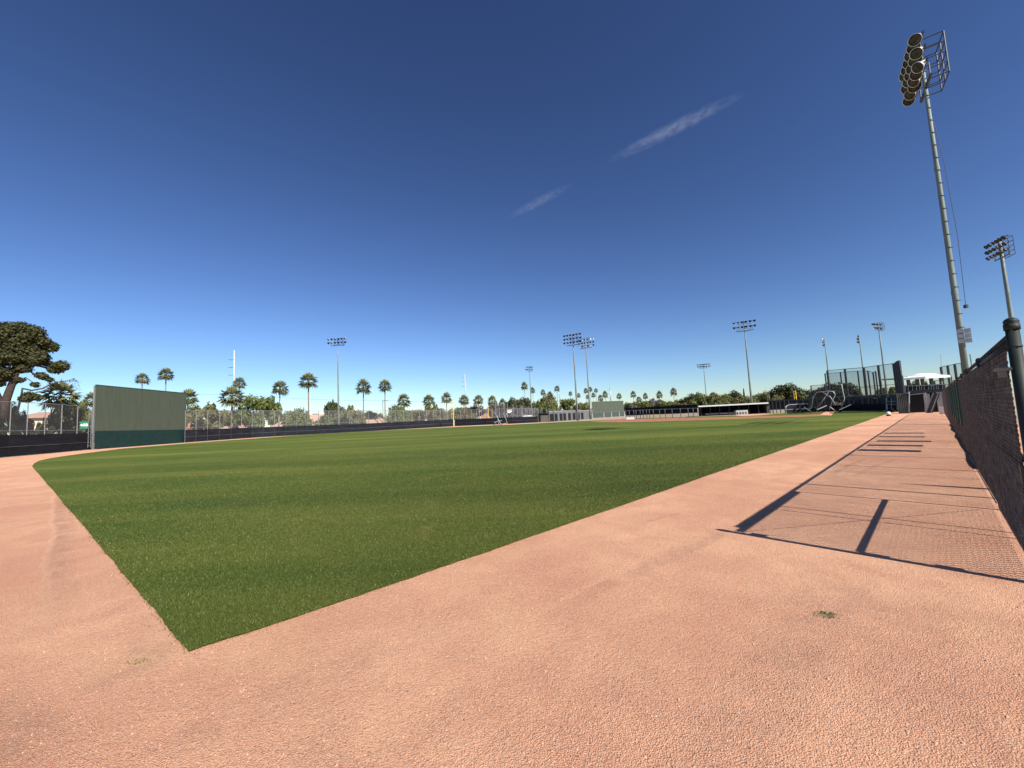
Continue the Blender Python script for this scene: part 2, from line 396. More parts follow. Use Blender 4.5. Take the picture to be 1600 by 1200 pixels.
# grass blades near the camera
def inside(P, poly):
    x, y = P[:, 0], P[:, 1]; c = np.zeros(len(P), bool); j = len(poly)-1
    for i in range(len(poly)):
        xi, yi = poly[i]; xj, yj = poly[j]
        if yi != yj:
            t = ((yi > y) != (yj > y)) & (x < (xj-xi)*(y-yi)/(yj-yi)+xi); c ^= t
        j = i
    return c
near_poly = np.array([(gp[0].x, gp[0].y)] + [tuple(p[:2]) for p in [gp[0].lerp(gp[1], 1), gp[0].lerp(gp[1], 1)*2.1, Vector((0, 24, 0)), gp[-2]*3.6, gp[-2], gp[-1]]])
def blades():
    V = []; F = []; A = []; tot = 0
    for r0, r1, n in ((3.2, 7, 600000), (7, 14, 480000), (14, 45, 420000)):
        # even on the picture: density falls with distance, blades widen with it
        q = rng.uniform(0, 1, n); r = (r0**-.6 + q*(r1**-.6 - r0**-.6))**(-1/.6); a = rng.uniform(-.88, .87, n)
        P = np.stack([r*np.sin(a), r*np.cos(a)], 1); w = .00042*r; h = np.where(r < 14, .024, .024*np.clip((45-r)/31, .15, 1))
        jt = np.where(rng.uniform(0, 1, (n, 1)) < .9, .012, .045); keep = inside(P + rng.normal(0, 1, P.shape)*jt, grass_poly); P = P[keep]; r = r[keep]; w = w[keep]; h = h[keep]; n = len(P)
        az = rng.uniform(0, 2*pi, n); lean = rng.uniform(.0, .9, n)*h; hh = h*rng.uniform(.5, 1.1, n); ww = w*rng.uniform(.6, 1.3, n)
        la = rng.uniform(0, 2*pi, n)
        dx, dy = np.cos(az)*ww, np.sin(az)*ww; z0 = np.full(n, .010)
        v = np.empty((n, 3, 3)); v[:, 0] = np.stack([P[:, 0]-dx, P[:, 1]-dy, z0], 1); v[:, 1] = np.stack([P[:, 0]+dx, P[:, 1]+dy, z0], 1)
        v[:, 2] = np.stack([P[:, 0]+np.cos(la)*lean, P[:, 1]+np.sin(la)*lean, hh+.01], 1)
        V.append(v.reshape(-1, 3)); A.append(np.repeat(rng.uniform(0, 1, n), 3)); tot += n
    V = np.concatenate(V); A = np.concatenate(A)
    me = bpy.data.meshes.new('grass_blades'); me.vertices.add(len(V)); me.vertices.foreach_set('co', V.ravel())
    me.loops.add(len(V)); me.loops.foreach_set('vertex_index', np.arange(len(V), dtype=np.int32))
    me.polygons.add(tot); me.polygons.foreach_set('loop_start', np.arange(0, len(V), 3, dtype=np.int32))
    me.update(calc_edges=True)
    me.attributes.new('shade', 'FLOAT', 'POINT').data.foreach_set('value', A)
    me.materials.append(M['grass_blade'])
    link('grass_blades', me, kind='stuff', label='short mown green grass blades covering the outfield corner', category='grass')
blades()

# gravel grains and crumbs lying on the track near the camera
def grains():
    n = 42000
    r = 1.2 + 7.5*rng.uniform(0, 1, n)**1.3; a = rng.uniform(-1.0, 1.05, n)
    P = np.stack([r*np.sin(a), r*np.cos(a)], 1)
    P = P[~inside(P, grass_poly)]; off = P[:, 0]*FN.x + P[:, 1]*FN.y + .5213
    P = P[(off > -.4) | (P[:, 0] < 3)]; n = len(P)
    s = np.minimum(.0016 + .0018*rng.exponential(1, n), .011)
    base = np.array([(1, 0, -.2), (-.5, .87, -.2), (-.5, -.87, -.2), (.1, 0, .8), (-.9, .1, .3)])
    faces = np.array([(0, 1, 3), (1, 4, 3), (4, 2, 3), (2, 0, 3), (1, 2, 4)])
    ang = rng.uniform(0, 2*pi, n); ca, sa = np.cos(ang), np.sin(ang)
    B = base[None]*rng.uniform(.6, 1.3, (n, 5, 1))
    x = B[:, :, 0]*ca[:, None]-B[:, :, 1]*sa[:, None]; y = B[:, :, 0]*sa[:, None]+B[:, :, 1]*ca[:, None]
    V = np.stack([P[:, 0:1]+x*s[:, None], P[:, 1:2]+y*s[:, None], B[:, :, 2]*s[:, None]+.0005], 2).reshape(-1, 3)
    F = (faces[None]+(np.arange(n)*5)[:, None, None]).reshape(-1)
    me = bpy.data.meshes.new('gravel_grains'); me.vertices.add(len(V)); me.vertices.foreach_set('co', V.ravel())
    me.loops.add(len(F)); me.loops.foreach_set('vertex_index', F.astype(np.int32))
    me.polygons.add(n*5); me.polygons.foreach_set('loop_start', np.arange(0, len(F), 3, dtype=np.int32)); me.update(calc_edges=True)
    me.materials.append(M['pebble'])
    link('gravel_grains', me, kind='stuff', label='loose reddish gravel grains scattered over the warning track', category='gravel')
grains()
def weed(px, py, n, spread, label):
    c = G(px, py); mb = MB()
    for _ in range(n):
        a = random.uniform(0, 2*pi); r = spread*random.random()**.6
        p = c + Vector((cos(a)*r*1.6, sin(a)*r, 0)); d = random.uniform(0, 2*pi); q = Vector((cos(d), sin(d), 0))
        h = random.uniform(.008, .022); mb.tri(p-q*.004, p+q*.004, p+Vector((sin(d)*.012, cos(d)*.012, h)), random.random())
    o = mb.build('grass_tuft', 'frond'); tag(o, label, 'grass tuft'); return o
weed(1290, 961, 130, .055, 'small dull green tuft of grass alone in the gravel track at lower right')
weed(215, 1035, 40, .05, 'faint thin tuft on the gravel just left of the grass corner')

# ------------------------------------------------------------------ NEAR FENCE (right edge)
FH = 2.12
nf = thing('chain_link_fence', 'tall brown chain link fence running along the right edge of the gravel track', 'fence', FP(9.4))
O = FP(9.4)
def chain_panel(L, H, z0=.04, pitch=.036, dz=.04, rad=.0050):
    mb = MB(); n = int(L/pitch); k = int(H/dz)
    for i in range(n):
        x0 = (i+.5)*pitch; pts = []
        for j in range(k+1):
            sgn = 1 if (j+i) % 2 else -1
            pts.append((x0+sgn*pitch*.54, sgn*.0035*(1 if i % 2 else 1), z0+j*dz))
        base = len(mb.v)
        for (x, y, z) in pts:
            mb.v += [(x, y+rad, z), (x-rad*.9, y-rad*.6, z), (x+rad*.9, y-rad*.6, z)]
        for j in range(k):
            a = base+3*j
            for q in range(3): b = (q+1) % 3; mb.f.append((a+q, a+b, a+3+b, a+3+q))
    return mb
RZF = atan2(FV.y, FV.x)
posts_al = [9.85, 13.2, 15.8, 18.7, 21.5, 24.4, 27.2, 30.1, 33.0, 35.9, 38.8]
post_me = MB().tube([(0, 0, -.05), (0, 0, FH+.03)], .036, 12).lathe([(.04, 0), (.043, .02), (.03, .05), (.0, .06)], (0, 0, FH+.02), 12).mesh('post', 'green_post', True)
for a in posts_al:
    link('post', post_me, nf, loc=FP(a, -.02)-O)
panel_cache = {}
for a0, a1 in zip([8.97]+posts_al[:-1], posts_al):
    L = round(a1-a0, 1)
    if L not in panel_cache: panel_cache[L] = chain_panel(L, FH-.1).mesh('chain_link_panel', 'wire')
    p = FP(a0, .03)-O; link('chain_link_panel', panel_cache[L], nf, loc=p, rz=RZF)
MB().tube([FP(5.85, -.02, FH+.02)-O, FP(38.8, -.02, FH+.02)-O], .028, 10).build('top_rail', 'dark_steel', nf, True)
MB().tube([FP(9.4, .0, .03)-O, FP(38.8, .0, .03)-O], .005, 6).build('tension_wire', 'wire', nf)
for a in (11.9, 12.1):
    MB().tube([FP(a, .01, .0)-O, FP(a, .01, FH-.03)-O], .012, 6).build('stiffener', 'dark_steel', nf)
# mauve windscreened part of the same line, farther on
for a0, a1 in ((38.8, 44), (44, 49), (49, 54), (54, 59)):
    L = round(a1-a0, 1)
    if (L, 1) not in panel_cache: panel_cache[L, 1] = chain_panel(L, FH-.1, pitch=.05, dz=.055, rad=.005).mesh('chain_link_panel', 'wire_grey')
    link('chain_link_panel', panel_cache[L, 1], nf, loc=FP(a0, .03)-O, rz=RZF)
    link('post', post_me, nf, loc=FP(a1, -.05)-O)
MB().tube([FP(38.8, -.01, FH+.02)-O, FP(59, -.01, FH+.02)-O], .03, 8).build('top_rail', 'dark_steel', nf)
# dark ragged strip modelled in place of the shadow along the fence foot
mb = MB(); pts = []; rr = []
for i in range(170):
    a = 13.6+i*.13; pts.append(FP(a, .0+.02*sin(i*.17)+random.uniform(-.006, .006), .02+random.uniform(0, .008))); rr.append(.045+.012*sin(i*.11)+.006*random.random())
o = mb.tube(pts, rr, 6).build('fence_foot_shade', 'black_cloth'); tag(o, 'ragged black strip standing in for the shadow along the foot of the chain link fence', 'shadow strip')

for a in posts_al[:5]:
    for z in (.35, .8, 1.25, 1.7): MB().tube([FP(a-.05, .03, z)-O, FP(a, .045, z+.01)-O, FP(a+.05, .03, z)-O], .004, 5).build('tie_wire', 'galvanized', nf)
# gate leaf at the near end
gt = thing('fence_gate', 'dark green gate leaf with mid rail at the near end of the fence', 'gate', FP(5.60))
GO = FP(5.60); GL = 3.3
mb = MB().tube([(0, 0, -.04), (0, 0, 2.17)], .042, 20).lathe([(.042, 0), (.050, .0), (.050, .05), (.046, .05), (.046, .06), (.049, .075), (.038, .095), (.018, .108), (0, .111)], (0, 0, 2.155), 20)
mb.lathe([(.046, 0), (.046, .018)], (0, 0, 2.0), 20)
pe = mb.build('gate_post', 'green_post', gt, True)
MB().box((.0, .07, 1.82), (.15, .16, .025), RZF).box((-.02, .1, 1.80), (.05, .05, .10), RZF).build('latch', 'pole_steel', gt)
MB().box((.0, .06, .9), (.09, .05, .16), RZF).build('hinge', 'dark_steel', gt)
MB().box((.0, .06, .45), (.09, .05, .12), RZF).build('hinge', 'dark_steel', gt)
def gl(al, z, off=.02): return FP(5.60+al, off, z)-GO
MB().tube([gl(.06, 2.05, 0.), gl(GL, 2.05, 0.)], .038, 12).build('top_rail', 'green_post', gt, True)
MB().tube([gl(.06, 1.02), gl(GL, 1.02)], .027, 12).build('mid_rail', 'green_post', gt, True)
for a, r in ((1.62, .012), (1.9, .016), (GL, .03)):
    MB().tube([gl(a, .02), gl(a, 2.1)], r, 10).build('stile', 'green_post', gt, True)
MB().tube([gl(.1, 1.98, .04), gl(GL-.1, .15, .04)], .005, 6).build('truss_rod', 'galvanized', gt)
pm = chain_panel(GL-.1, 1.98).mesh('chain_link_panel', 'wire'); link('chain_link_panel', pm, gt, loc=gl(.05, 0, .05), rz=RZF)
# narrow bundle added behind the fence for the shadow it casts
bd = MB().tube([FP(10.78, -.14, 0), FP(10.76, -.12, .5), FP(10.75, -.12, .8), FP(10.75, -.1, 1.04)], [.07, .075, .045, .012], 9).build('shadow_bundle', 'black_cloth')
tag(bd, 'slim dark bundle added upright behind the chain link fence to cast a shadow', 'bundle')
# five dark green boards hung on the fence
bl = ['nearest of the dark green boards hung on the chain link fence', 'second nearest dark green board hung on the chain link fence', 'middle one of the five dark green boards on the chain link fence',
      'second farthest dark green board hung on the chain link fence', 'farthest of the dark green boards hung on the chain link fence']
for k, (a, o0, o1) in enumerate(((17.6, .95, 2.36), (19.6, .94, 2.30), (21.7, .75, 2.2), (24.2, .95, 2.3), (26.8, 1.0, 2.3))):
    z0, z1 = o0/1.19, min(o1/1.19, 2.02)
    t = thing('fence_board', bl[k], 'board', FP(a, .06), 0, 'green boards on the fence')
    MB().box((0, 0, (z0+z1)/2), (.62, .03, z1-z0), RZF).build('panel', 'banner_green', t)
    for zz in (z0, z1): MB().box((0, 0, zz), (.64, .045, .03), RZF).build('batten', 'dark_steel', t)
# distance-marker style clamp box on the fence top
cb = MB().box(FP(15.9, -.12, FH+.10), (.16, .14, .13), RZF).box(FP(15.9, -.12, FH+.04), (.05, .05, .1), RZF).build('clamp_box', 'green_post'); tag(cb, 'small dark box clamped on top of the chain link fence beside the big pole', 'box')

# ------------------------------------------------------------------ LIGHT POLES
flood_shell = MB().lathe([(.0, -.30), (.10, -.30), (.13, -.22), (.14, -.10), (.24, .06), (.30, .16), (.31, .20), (.29, .20), (.285, .17)], n=16, capend=False).mesh('floodlight', 'lamp_shell', True)
flood_shell_dark = flood_shell.copy(); flood_shell_dark.materials[0] = M['lamp_dark']
visor = MB()
for j in range(9):
    a0 = -pi*.5+pi*j/9*1.0; a1 = -pi*.5+pi*(j+1)/9
    visor.quad((.315*cos(a0), .315*sin(a0), .19), (.315*cos(a1), .315*sin(a1), .19), (.33*cos(a1), .33*sin(a1), .19+.26*cos(a1)), (.33*cos(a0), .33*sin(a0), .19+.26*cos(a0)))
visor = visor.mesh('visor', 'lamp_shell')
lens_me = MB().lathe([(.0, .150), (.285, .168), (.286, .182), (.0, .186)], n=14).mesh('lens', 'lens', True)
def light_pole(p, h, yaw, rows, per, label, rad=(.27, .12), width=5.6, big=False, aim=1, tiltd=35, gap=1.05, cage=True, boxes=False, flip=False, aimrot=0., group='floodlight poles'):
    """yaw: angle of the crossarm in the ground plane; lamps look along its left normal * aim"""
    t = thing('light_pole', label, 'light pole', p, 0, group)
    MB().tube([(0, 0, -.1), (0, 0, h*.33), (0, 0, h*.66), (0, 0, h)], [rad[0], rad[0]*.8+rad[1]*.2, rad[0]*.4+rad[1]*.6, rad[1]], 14 if big else 8).build('pole', 'pole_steel', t, True)
    for zz in (.33, .66):
        rr = rad[0]*(1-zz)+rad[1]*zz+.02; MB().tube([(0, 0, h*zz-.12), (0, 0, h*zz+.12)], rr, 12).build('collar', 'pole_steel', t)
    ax = Vector((cos(yaw), sin(yaw), 0)); nm = Vector((-sin(yaw), cos(yaw), 0))*aim
    for k in range(rows):
        z = h - .35 - k*gap
        MB().bar(-ax*width/2+Vector((0, 0, z))+nm*.16, ax*width/2+Vector((0, 0, z))+nm*.16, .09, .09).build('crossarm', 'dark_steel', t)
        for j in range(per):
            x = (j-(per-1)/2)*width/per*1.04
            if abs(x) < .2: x += .25
            d = (nm*cos(radians(tiltd)) - Vector((0, 0, sin(radians(tiltd)))) + ax*random.uniform(-.35, .35)).normalized()
            if aimrot: d = (Matrix.Rotation(radians(aimrot+random.uniform(-26, 20)), 3, 'Z') @ d).normalized()
            rot = d.to_track_quat('Z', 'Y')
            me = flood_shell if (big or random.random() < .22) else flood_shell_dark
            sc_ = 1.08 if big else 1
            o = link('floodlight', me, t, scale=(sc_, sc_, sc_), loc=ax*x + nm*.42 + Vector((0, 0, z-.12))); o.rotation_mode = 'QUATERNION'; o.rotation_quaternion = rot
            link('lens', lens_me, o)
            
    zc = h-.35-rows*gap+.15
    MB().bar(-ax*width*.36+Vector((0, 0, zc)), ax*width*.36+Vector((0, 0, zc)), .12, .12).build('platform', 'dark_steel', t)
    for sx in (-1, 1): MB().bar(ax*sx*width*.34+Vector((0, 0, zc)), ax*sx*width*.34+Vector((0, 0, zc+gap*.9)), .05).build('strut', 'dark_steel', t)
    if cage:
        mb = MB(); b0 = -nm*.85; 
        for sx in (-1, 0, 1):
            q = ax*sx*width*.24
            mb.bar(q+b0+Vector((0, 0, zc)), q+b0+Vector((0, 0, h-.2)), .05); mb.bar(q+Vector((0, 0, zc)), q+b0+Vector((0, 0, zc)), .05)
            mb.bar(q+Vector((0, 0, h-.2)), q+b0+Vector((0, 0, h-.2)), .05)
        for j in range(5):
            z = zc+(h-.2-zc)*j/4; mb.bar(-ax*width*.24+b0+Vector((0, 0, z)), ax*width*.24+b0+Vector((0, 0, z)), .05)
            for sx in (-1, 1): mb.bar(ax*sx*width*.24+b0+Vector((0, 0, z)), ax*sx*width*.24+Vector((0, 0, z)), .04)
        mb.build('service_cage', 'dark_steel', t)
    if big:
        mb = MB(); sd_ = ax*1.
        st = Vector((.74, -.30, 0)).normalized()*(1)      # climbing pegs on the sunlit side
        n = int(h/.8)
        for j in range(6, n):
            z = j*.8; rr = rad[0]*(1-z/h)+rad[1]*z/h
            tb = Vector((sin(radians(168)), cos(radians(168)), 0)); sd_ = Vector((tb.y, -tb.x, 0))
            mb.bar(tb*(rr+.01)-sd_*.16+Vector((0, 0, z)), tb*(rr+.01)+sd_*.16+Vector((0, 0, z)), .035)
        mb.build('climbing_peg', 'dark_steel', t, kind='stuff')
        MB().tube([Vector((.32, -.20, 6.9)), Vector((.38, -.24, 11)), Vector((.27, -.17, 16)), Vector((.13, -.08, h-5))], .014, 6).build('safety_cable', 'dark_steel', t)
        MB().box((.32, -.20, 6.8), (.14, .14, .2)).build('cable_block', 'dark_steel', t)
        MB().tube([(.24, -.14, 0), (.24, -.14, 4.0)], .035, 8).build('conduit', 'galvanized', t)
    return t
ya = radians(90)-FAZ                                      # crossarm parallel to the near fence
p1 = light_pole(FP(35.3, -.85), hz(1437, 73, 35.3), RZF+radians(9), 3, 6, 'tall floodlight pole towering behind the right fence with pale lamps seen from below', (.155, .078), 3.9, True, 1, 38, .85, aimrot=48)
# ballast boxes: seen face on, 2 columns of 3
for i in range(2):
    for j in range(3):
        zc = hz(1508, 516+7.8*j, 34.9)
        q = Vector((cos(-FAZ), sin(-FAZ), 0))
        o = MB().box(Vector((.02, -.22, zc))+Vector((cos(-FAZ), sin(-FAZ), 0))*(i*.28-.17)+Vector((0, 0, 0)), (.25, .22, .245), -FAZ).build('ballast_box', 'galvanized', p1)
def lp(px, py_top, r, yaw, rows, per, label, **k):
    p = at(px, py_top, r); return light_pole(Vector((p.x, p.y, 0)), p.z, yaw, rows, per, label, **k)
lp(1561, 372, 92, radians(66), 3, 6, 'floodlight pole at the far right rising behind the big round fence post', cage=True, aim=1, rad=(.30, .18), width=4.3, gap=.9)
lp(894.5, 521, 117.7, radians(-30), 3, 6, 'left one of the paired three tier floodlight poles beyond left centre field', aim=-1)
lp(914.5, 528, 133.8, radians(-32), 3, 6, 'right one of the paired three tier floodlight poles, slightly lower and paler', aim=1)
lp(1162, 500.5, 124, radians(-30), 2, 6, 'floodlight pole standing behind the long dugout', aim=-1, gap=1.3)
lp(527.5, 527.5, 124, radians(-4), 2, 6, 'floodlight pole standing alone behind the left outfield windscreen', aim=-1, gap=1.0)
lp(827, 572, 183, radians(30), 2, 5, 'small far floodlight pole left of the paired poles', width=4)
lp(1099, 568, 229, radians(-20), 2, 8, 'far thin floodlight pole between the pair and the dugout', aim=-1, width=6.2)
lp(1288, 528, 182, radians(50), 3, 3, 'left of three far floodlight poles above the backstop nets', width=3.2, cage=False)
lp(1342, 523, 185, radians(44), 3, 4, 'middle of three far floodlight poles above the backstop nets', width=4, cage=False)
lp(1372, 504, 161, radians(24), 2, 5, 'right and tallest of three far floodlight poles above the backstop nets', width=5)
light_pole(FP(42, -16), 24.4, RZF, 3, 6, 'floodlight pole outside the frame whose lamp head shadow falls on the grass', cage=False)

# ------------------------------------------------------------------ OUTFIELD FENCE
def interp(xs, tab):
    return float(np.interp(xs, [t[0] for t in tab], [t[1] for t in tab]))
base_y = [(-60, 721), (0, 715), (96, 706.6), (144, 702), (192, 698.3), (249, 694.7), (288, 691.5), (400, 683.5), (525, 676.6), (620, 671.2), (709, 666), (800, 662.0), (870, 658.6), (925, 656.2)]
screen_y = [(-60, 681), (0, 679.8), (142, 676.8), (288, 672), (400, 667.8), (560, 662.2), (709, 655.4), (800, 652), (870, 650)]
top_y = [(-60, 629), (0, 627), (70, 630.5), (142, 636), (288, 641.5), (540, 642), (709, 640.5), (800, 638)]
def fb(px): return G(px, interp(px, base_y))
def outfield_fence(cols, label, base_at):
    o0 = fb(base_at); t = thing('outfield_fence', label, 'fence', o0)
    P = []
    for px in cols:
        g = fb(px); r = g.length
        zs = hz(px, interp(px, screen_y), r); zt = hz(px, interp(px, top_y), r); P.append((g-o0, zs, zt, r))
    for g, zs, zt, r in P:
        MB().tube([g+Vector((0, 0, -.05)), g+Vector((0, 0, zt))], .052*min(1.3, r/80), 7).build('post', 'fence_grey', t)
    for (g0, a0, t0, r0), (g1, a1, t1, r1) in zip(P[:-1], P[1:]):
        ins = -(g0+o0).normalized()*.14; d = (g1-g0).normalized()*.02
        q = [g0+ins+d, g1+ins-d]
        mb = MB(); th = -(g0+o0).normalized()*.03
        z0 = Vector((0, 0, .04)); Z0 = Vector((0, 0, a0)); Z1 = Vector((0, 0, a1))
        A = [q[0]+z0, q[1]+z0, q[1]+Z1, q[0]+Z0]; B = [x+th for x in A]; i = 0
        mb.v = [tuple(x) for x in A+B]; mb.f = [(0, 1, 2, 3), (7, 6, 5, 4), (0, 4, 5, 1), (1, 5, 6, 2), (2, 6, 7, 3), (3, 7, 4, 0)]
        mb.build('windscreen_panel', 'windscreen', t)
        mb = MB().bar(q[0]+th*2+Vector((0, 0, a0*.45)), q[1]+th*2+Vector((0, 0, a1*.45)), .05, .05); mb.build('seam_rail', 'windscreen_grey', t)
        MB().quad(g0+Z0, g1+Z1, g1+Vector((0, 0, t1)), g0+Vector((0, 0, t0))).build('mesh_panel', 'mesh_far', t)
        MB().tube([g0+Vector((0, 0, t0)), g1+Vector((0, 0, t1))], .04, 6).build('top_rail', 'galvanized', t)
        MB().tube([g0+Vector((0, 0, a0+.45)), g1+Vector((0, 0, a1+.45))], .03, 6).build('mid_rail', 'galvanized', t)
    return t
outfield_fence([-40, -14, 13, 40, 68, 94, 119, 143], 'outfield fence with black windscreen left of the big green board', 68)
cols = [289, 306, 324, 343, 361, 377, 394, 411, 429, 447, 464, 481, 498, 514, 530, 546, 561, 576, 590, 604, 618, 631, 644, 656, 667, 678, 689, 699, 709]
outfield_fence(cols, 'long outfield fence with black windscreen from the big board to the yellow foul pole', 500)
cols2 = [711, 720, 729, 737, 745, 753, 761, 769, 777, 785, 793, 801, 809, 817, 825, 833, 841]
outfield_fence(cols2, 'side fence with dark windscreen running right from the yellow foul pole', 770)

# foul poles
def foul_pole(px, yb, yt, r, label, wing=True):
    p = foot(px, yb, r) if r else G(px, yb)
    t = thing('foul_pole', label, 'foul pole', p); h = hz(px, yt, p.length)
    MB().tube([(0, 0, 0), (0, 0, h)], .11, 8).build('pole', 'foul_yellow', t)
    if wing:
        v = Vector((-.6, .0, 0)); 
        mb = MB().bar(v+Vector((0, 0, h*.35)), v+Vector((0, 0, h-.1)), .06)
        for k in range(5): z = h*(.35+.64*k/4); mb.bar(Vector((0, 0, z)), v+Vector((0, 0, z)), .05)
        mb.build('screen_wing', 'foul_yellow', t)
    return t
foul_pole(709, 666.6, 628, None, 'yellow foul pole with pale screen at the end of the black windscreen')
foul_pole(763.5, 663.4, 634, None, 'shorter yellow foul pole right of the first one', False)
foul_pole(1246, 639, 610.5, 150, 'yellow foul pole with narrow wing in front of dark trees on the right')

# big batter's eye board
bA, bB = G(143.6, 702.3), G(288, 691.3)
def eye_board(A, B, yA, yB, ysA, ysB, pxA, pxB, label, pad='green_pad', face='board_green', ladder=True):
    t = thing('batters_eye_board', label, 'board', A)
    ex = (B-A); L = ex.length; ex.normalize(); n = Vector((ex.y, -ex.x, 0));  n = n if n.dot(-A) > 0 else -n
    hA, hB = hz(pxA, yA, A.length), hz(pxB, yB, B.length); sA, sB = hz(pxA, ysA, A.length), hz(pxB, ysB, B.length)
    H = (hA+hB)/2; sH = (sA+sB)/2
    N = max(12, int(L/1.22)); 
    def slab(x0, x1, z0a, z0b, z1a, z1b, th, off, name, m_):
        mb = MB(); a = ex*x0+n*off; b = ex*x1+n*off; w = n*th
        A_ = [a+Vector((0, 0, z0a)), b+Vector((0, 0, z0b)), b+Vector((0, 0, z1b)), a+Vector((0, 0, z1a))]; B_ = [p-w for p in A_]
        mb.v = [tuple(p) for p in A_+B_]; mb.f = [(0, 1, 2, 3), (7, 6, 5, 4), (0, 4, 5, 1), (1, 5, 6, 2), (2, 6, 7, 3), (3, 7, 4, 0)]
        return mb.build(name, m_, t)
    for k in range(N):
        x0, x1 = L*k/N, L*(k+1)/N-.025
        f0, f1 = x0/L, x1/L; j = random.uniform(-.008, .008)
        slab(x0, x1, sA+(sB-sA)*f0-.10, sA+(sB-sA)*f1-.10, hA+(hB-hA)*f0, hA+(hB-hA)*f1, .08, .30+j, 'panel', face)
        slab(x0, x1, .10, .10, sA+(sB-sA)*f0, sA+(sB-sA)*f1, .12, .42+j, 'pad', pad)
    slab(-.05, L+.05, hA-.0, hB-.0, hA+.12, hB+.12, .18, .34, 'cap', 'board_green_dark')
    for k in range(7):
        x = .2+(L-.4)*k/6; MB().bar(ex*x-n*.1, ex*x-n*.1+Vector((0, 0, hA+(hB-hA)*x/L)), .18, .18).build('column', 'galvanized', t)
    if ladder:
        mb = MB()
        for s_ in (0, .4): mb.bar(-ex*(.25+s_)+Vector((0, 0, .3)), -ex*(.25+s_)+Vector((0, 0, hA*.62)), .05)
        for k in range(14): z = .6+k*.42; mb.bar(-ex*.25+Vector((0, 0, z)), -ex*.65+Vector((0, 0, z)), .04)
        mb.build('ladder', 'galvanized', t)
    return t
eye_board(bA, bB, 602, 615, 673.8, 671.3, 143.6, 288, 'huge grey green board with dark green pad standing at the left outfield fence')
c1, c2 = foot(926, 652, 190), foot(975, 650, 200)
eye_board(c1, c2, 628, 626.5, 646.2, 644.2, 926, 975, 'distant grey green board right of the paired light poles', pad='board_green_dark', ladder=False)

# 400 sign
sp = fb(119).lerp(fb(143), .55); r_ = sp.length - .35; sc = at(131, 664.3, r_)
sg = thing('distance_sign', 'green square sign reading 400 in white beside the big green board', 'sign', sc)
ang = atan2(sc.y, sc.x) + pi/2
u_ = Vector((cos(ang), sin(ang), 0)); tow = Vector((-sc.x, -sc.y, 0)).normalized()
k_ = depth(sc)/FPX; w_ = 11.5*k_*.78; h_ = 11.5*k_
MB().box((0, 0, 0), (w_, .05, h_), ang).build('plate', 'sign_green', sg)
fc = bpy.data.curves.new('numerals', 'FONT'); fc.body = '400'; fc.size = h_*.50; fc.align_x = 'CENTER'; fc.align_y = 'CENTER'; fc.extrude = .01; fc.offset = .012
fc.materials.append(M['white_paint'])
ft = bpy.data.objects.new('numerals_curve', fc); C.objects.link(ft); bpy.context.view_layer.update()
fme = bpy.data.meshes.new_from_object(ft.evaluated_get(bpy.context.evaluated_depsgraph_get())); bpy.data.objects.remove(ft)
fo = link('numerals', fme, sg); fo.location = tow*.05
fo.rotation_euler = (pi/2, 0, ang + (0 if (Vector((sin(ang), -cos(ang), 0))).dot(tow) > 0 else pi))

# ------------------------------------------------------------------ PALMS
def frond_mesh(mb, base, d, L, seed_, droop, wide=.55):
    up = Vector((0, 0, 1)); d = d.normalized(); side = d.cross(up)
    if side.length < .1: side = Vector((1, 0, 0))
    side.normalize(); nrm = side.cross(d)
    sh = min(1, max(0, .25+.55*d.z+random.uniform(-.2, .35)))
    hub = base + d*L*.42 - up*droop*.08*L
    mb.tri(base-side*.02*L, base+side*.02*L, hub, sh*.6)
    n = 9
    for j in range(n):
        a = (j/(n-1)-.5)*2.5
        q = d*cos(a) + side*sin(a); ln = L*.60*(1-.18*abs(a))*random.uniform(.85, 1.1)
        tip = hub + q*ln - up*(droop*(.30+.25*abs(a))*L*random.uniform(.6, 1.3)) 
        w = (q.cross(nrm)).normalized()*L*.050
        midp = hub.lerp(tip, .5) + up*.04*L
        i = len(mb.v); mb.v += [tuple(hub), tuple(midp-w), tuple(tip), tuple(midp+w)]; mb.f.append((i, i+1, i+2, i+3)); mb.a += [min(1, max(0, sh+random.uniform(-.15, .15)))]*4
palm_protos = []
for v in range(5):
    mb = MB(); n = 46
    for k in range(n):
        el = radians(85 - 118*(k/n)**.9 + random.uniform(-8, 8)); az = k*2.399+random.uniform(-.2, .2)
        d = Vector((cos(az)*cos(el), sin(az)*cos(el), sin(el)))
        frond_mesh(mb, Vector((0, 0, 0))+d*.08, d, random.uniform(.86, 1.05), k, .15+.55*(k/n))
    crown = mb.mesh('crown', 'frond')
    mb = MB()
    for k in range(26):
        az = k*2.399; el = radians(random.uniform(-80, -50)); d = Vector((cos(az)*cos(el), sin(az)*cos(el), sin(el)))
        b0 = Vector((cos(az)*.07, sin(az)*.07, -.08)); s_ = Vector((-sin(az), cos(az), 0))*.10
        tp = b0+d*random.uniform(.4, .72); mb.quad(b0-s_*.5, b0+s_*.5, tp+s_, tp-s_)
    mb.lathe([(.10, -.55), (.13, -.3), (.12, 0), (.04, .1)], n=8)
    palm_protos.append((crown, mb.mesh('dead_frond_skirt', 'palm_skirt')))
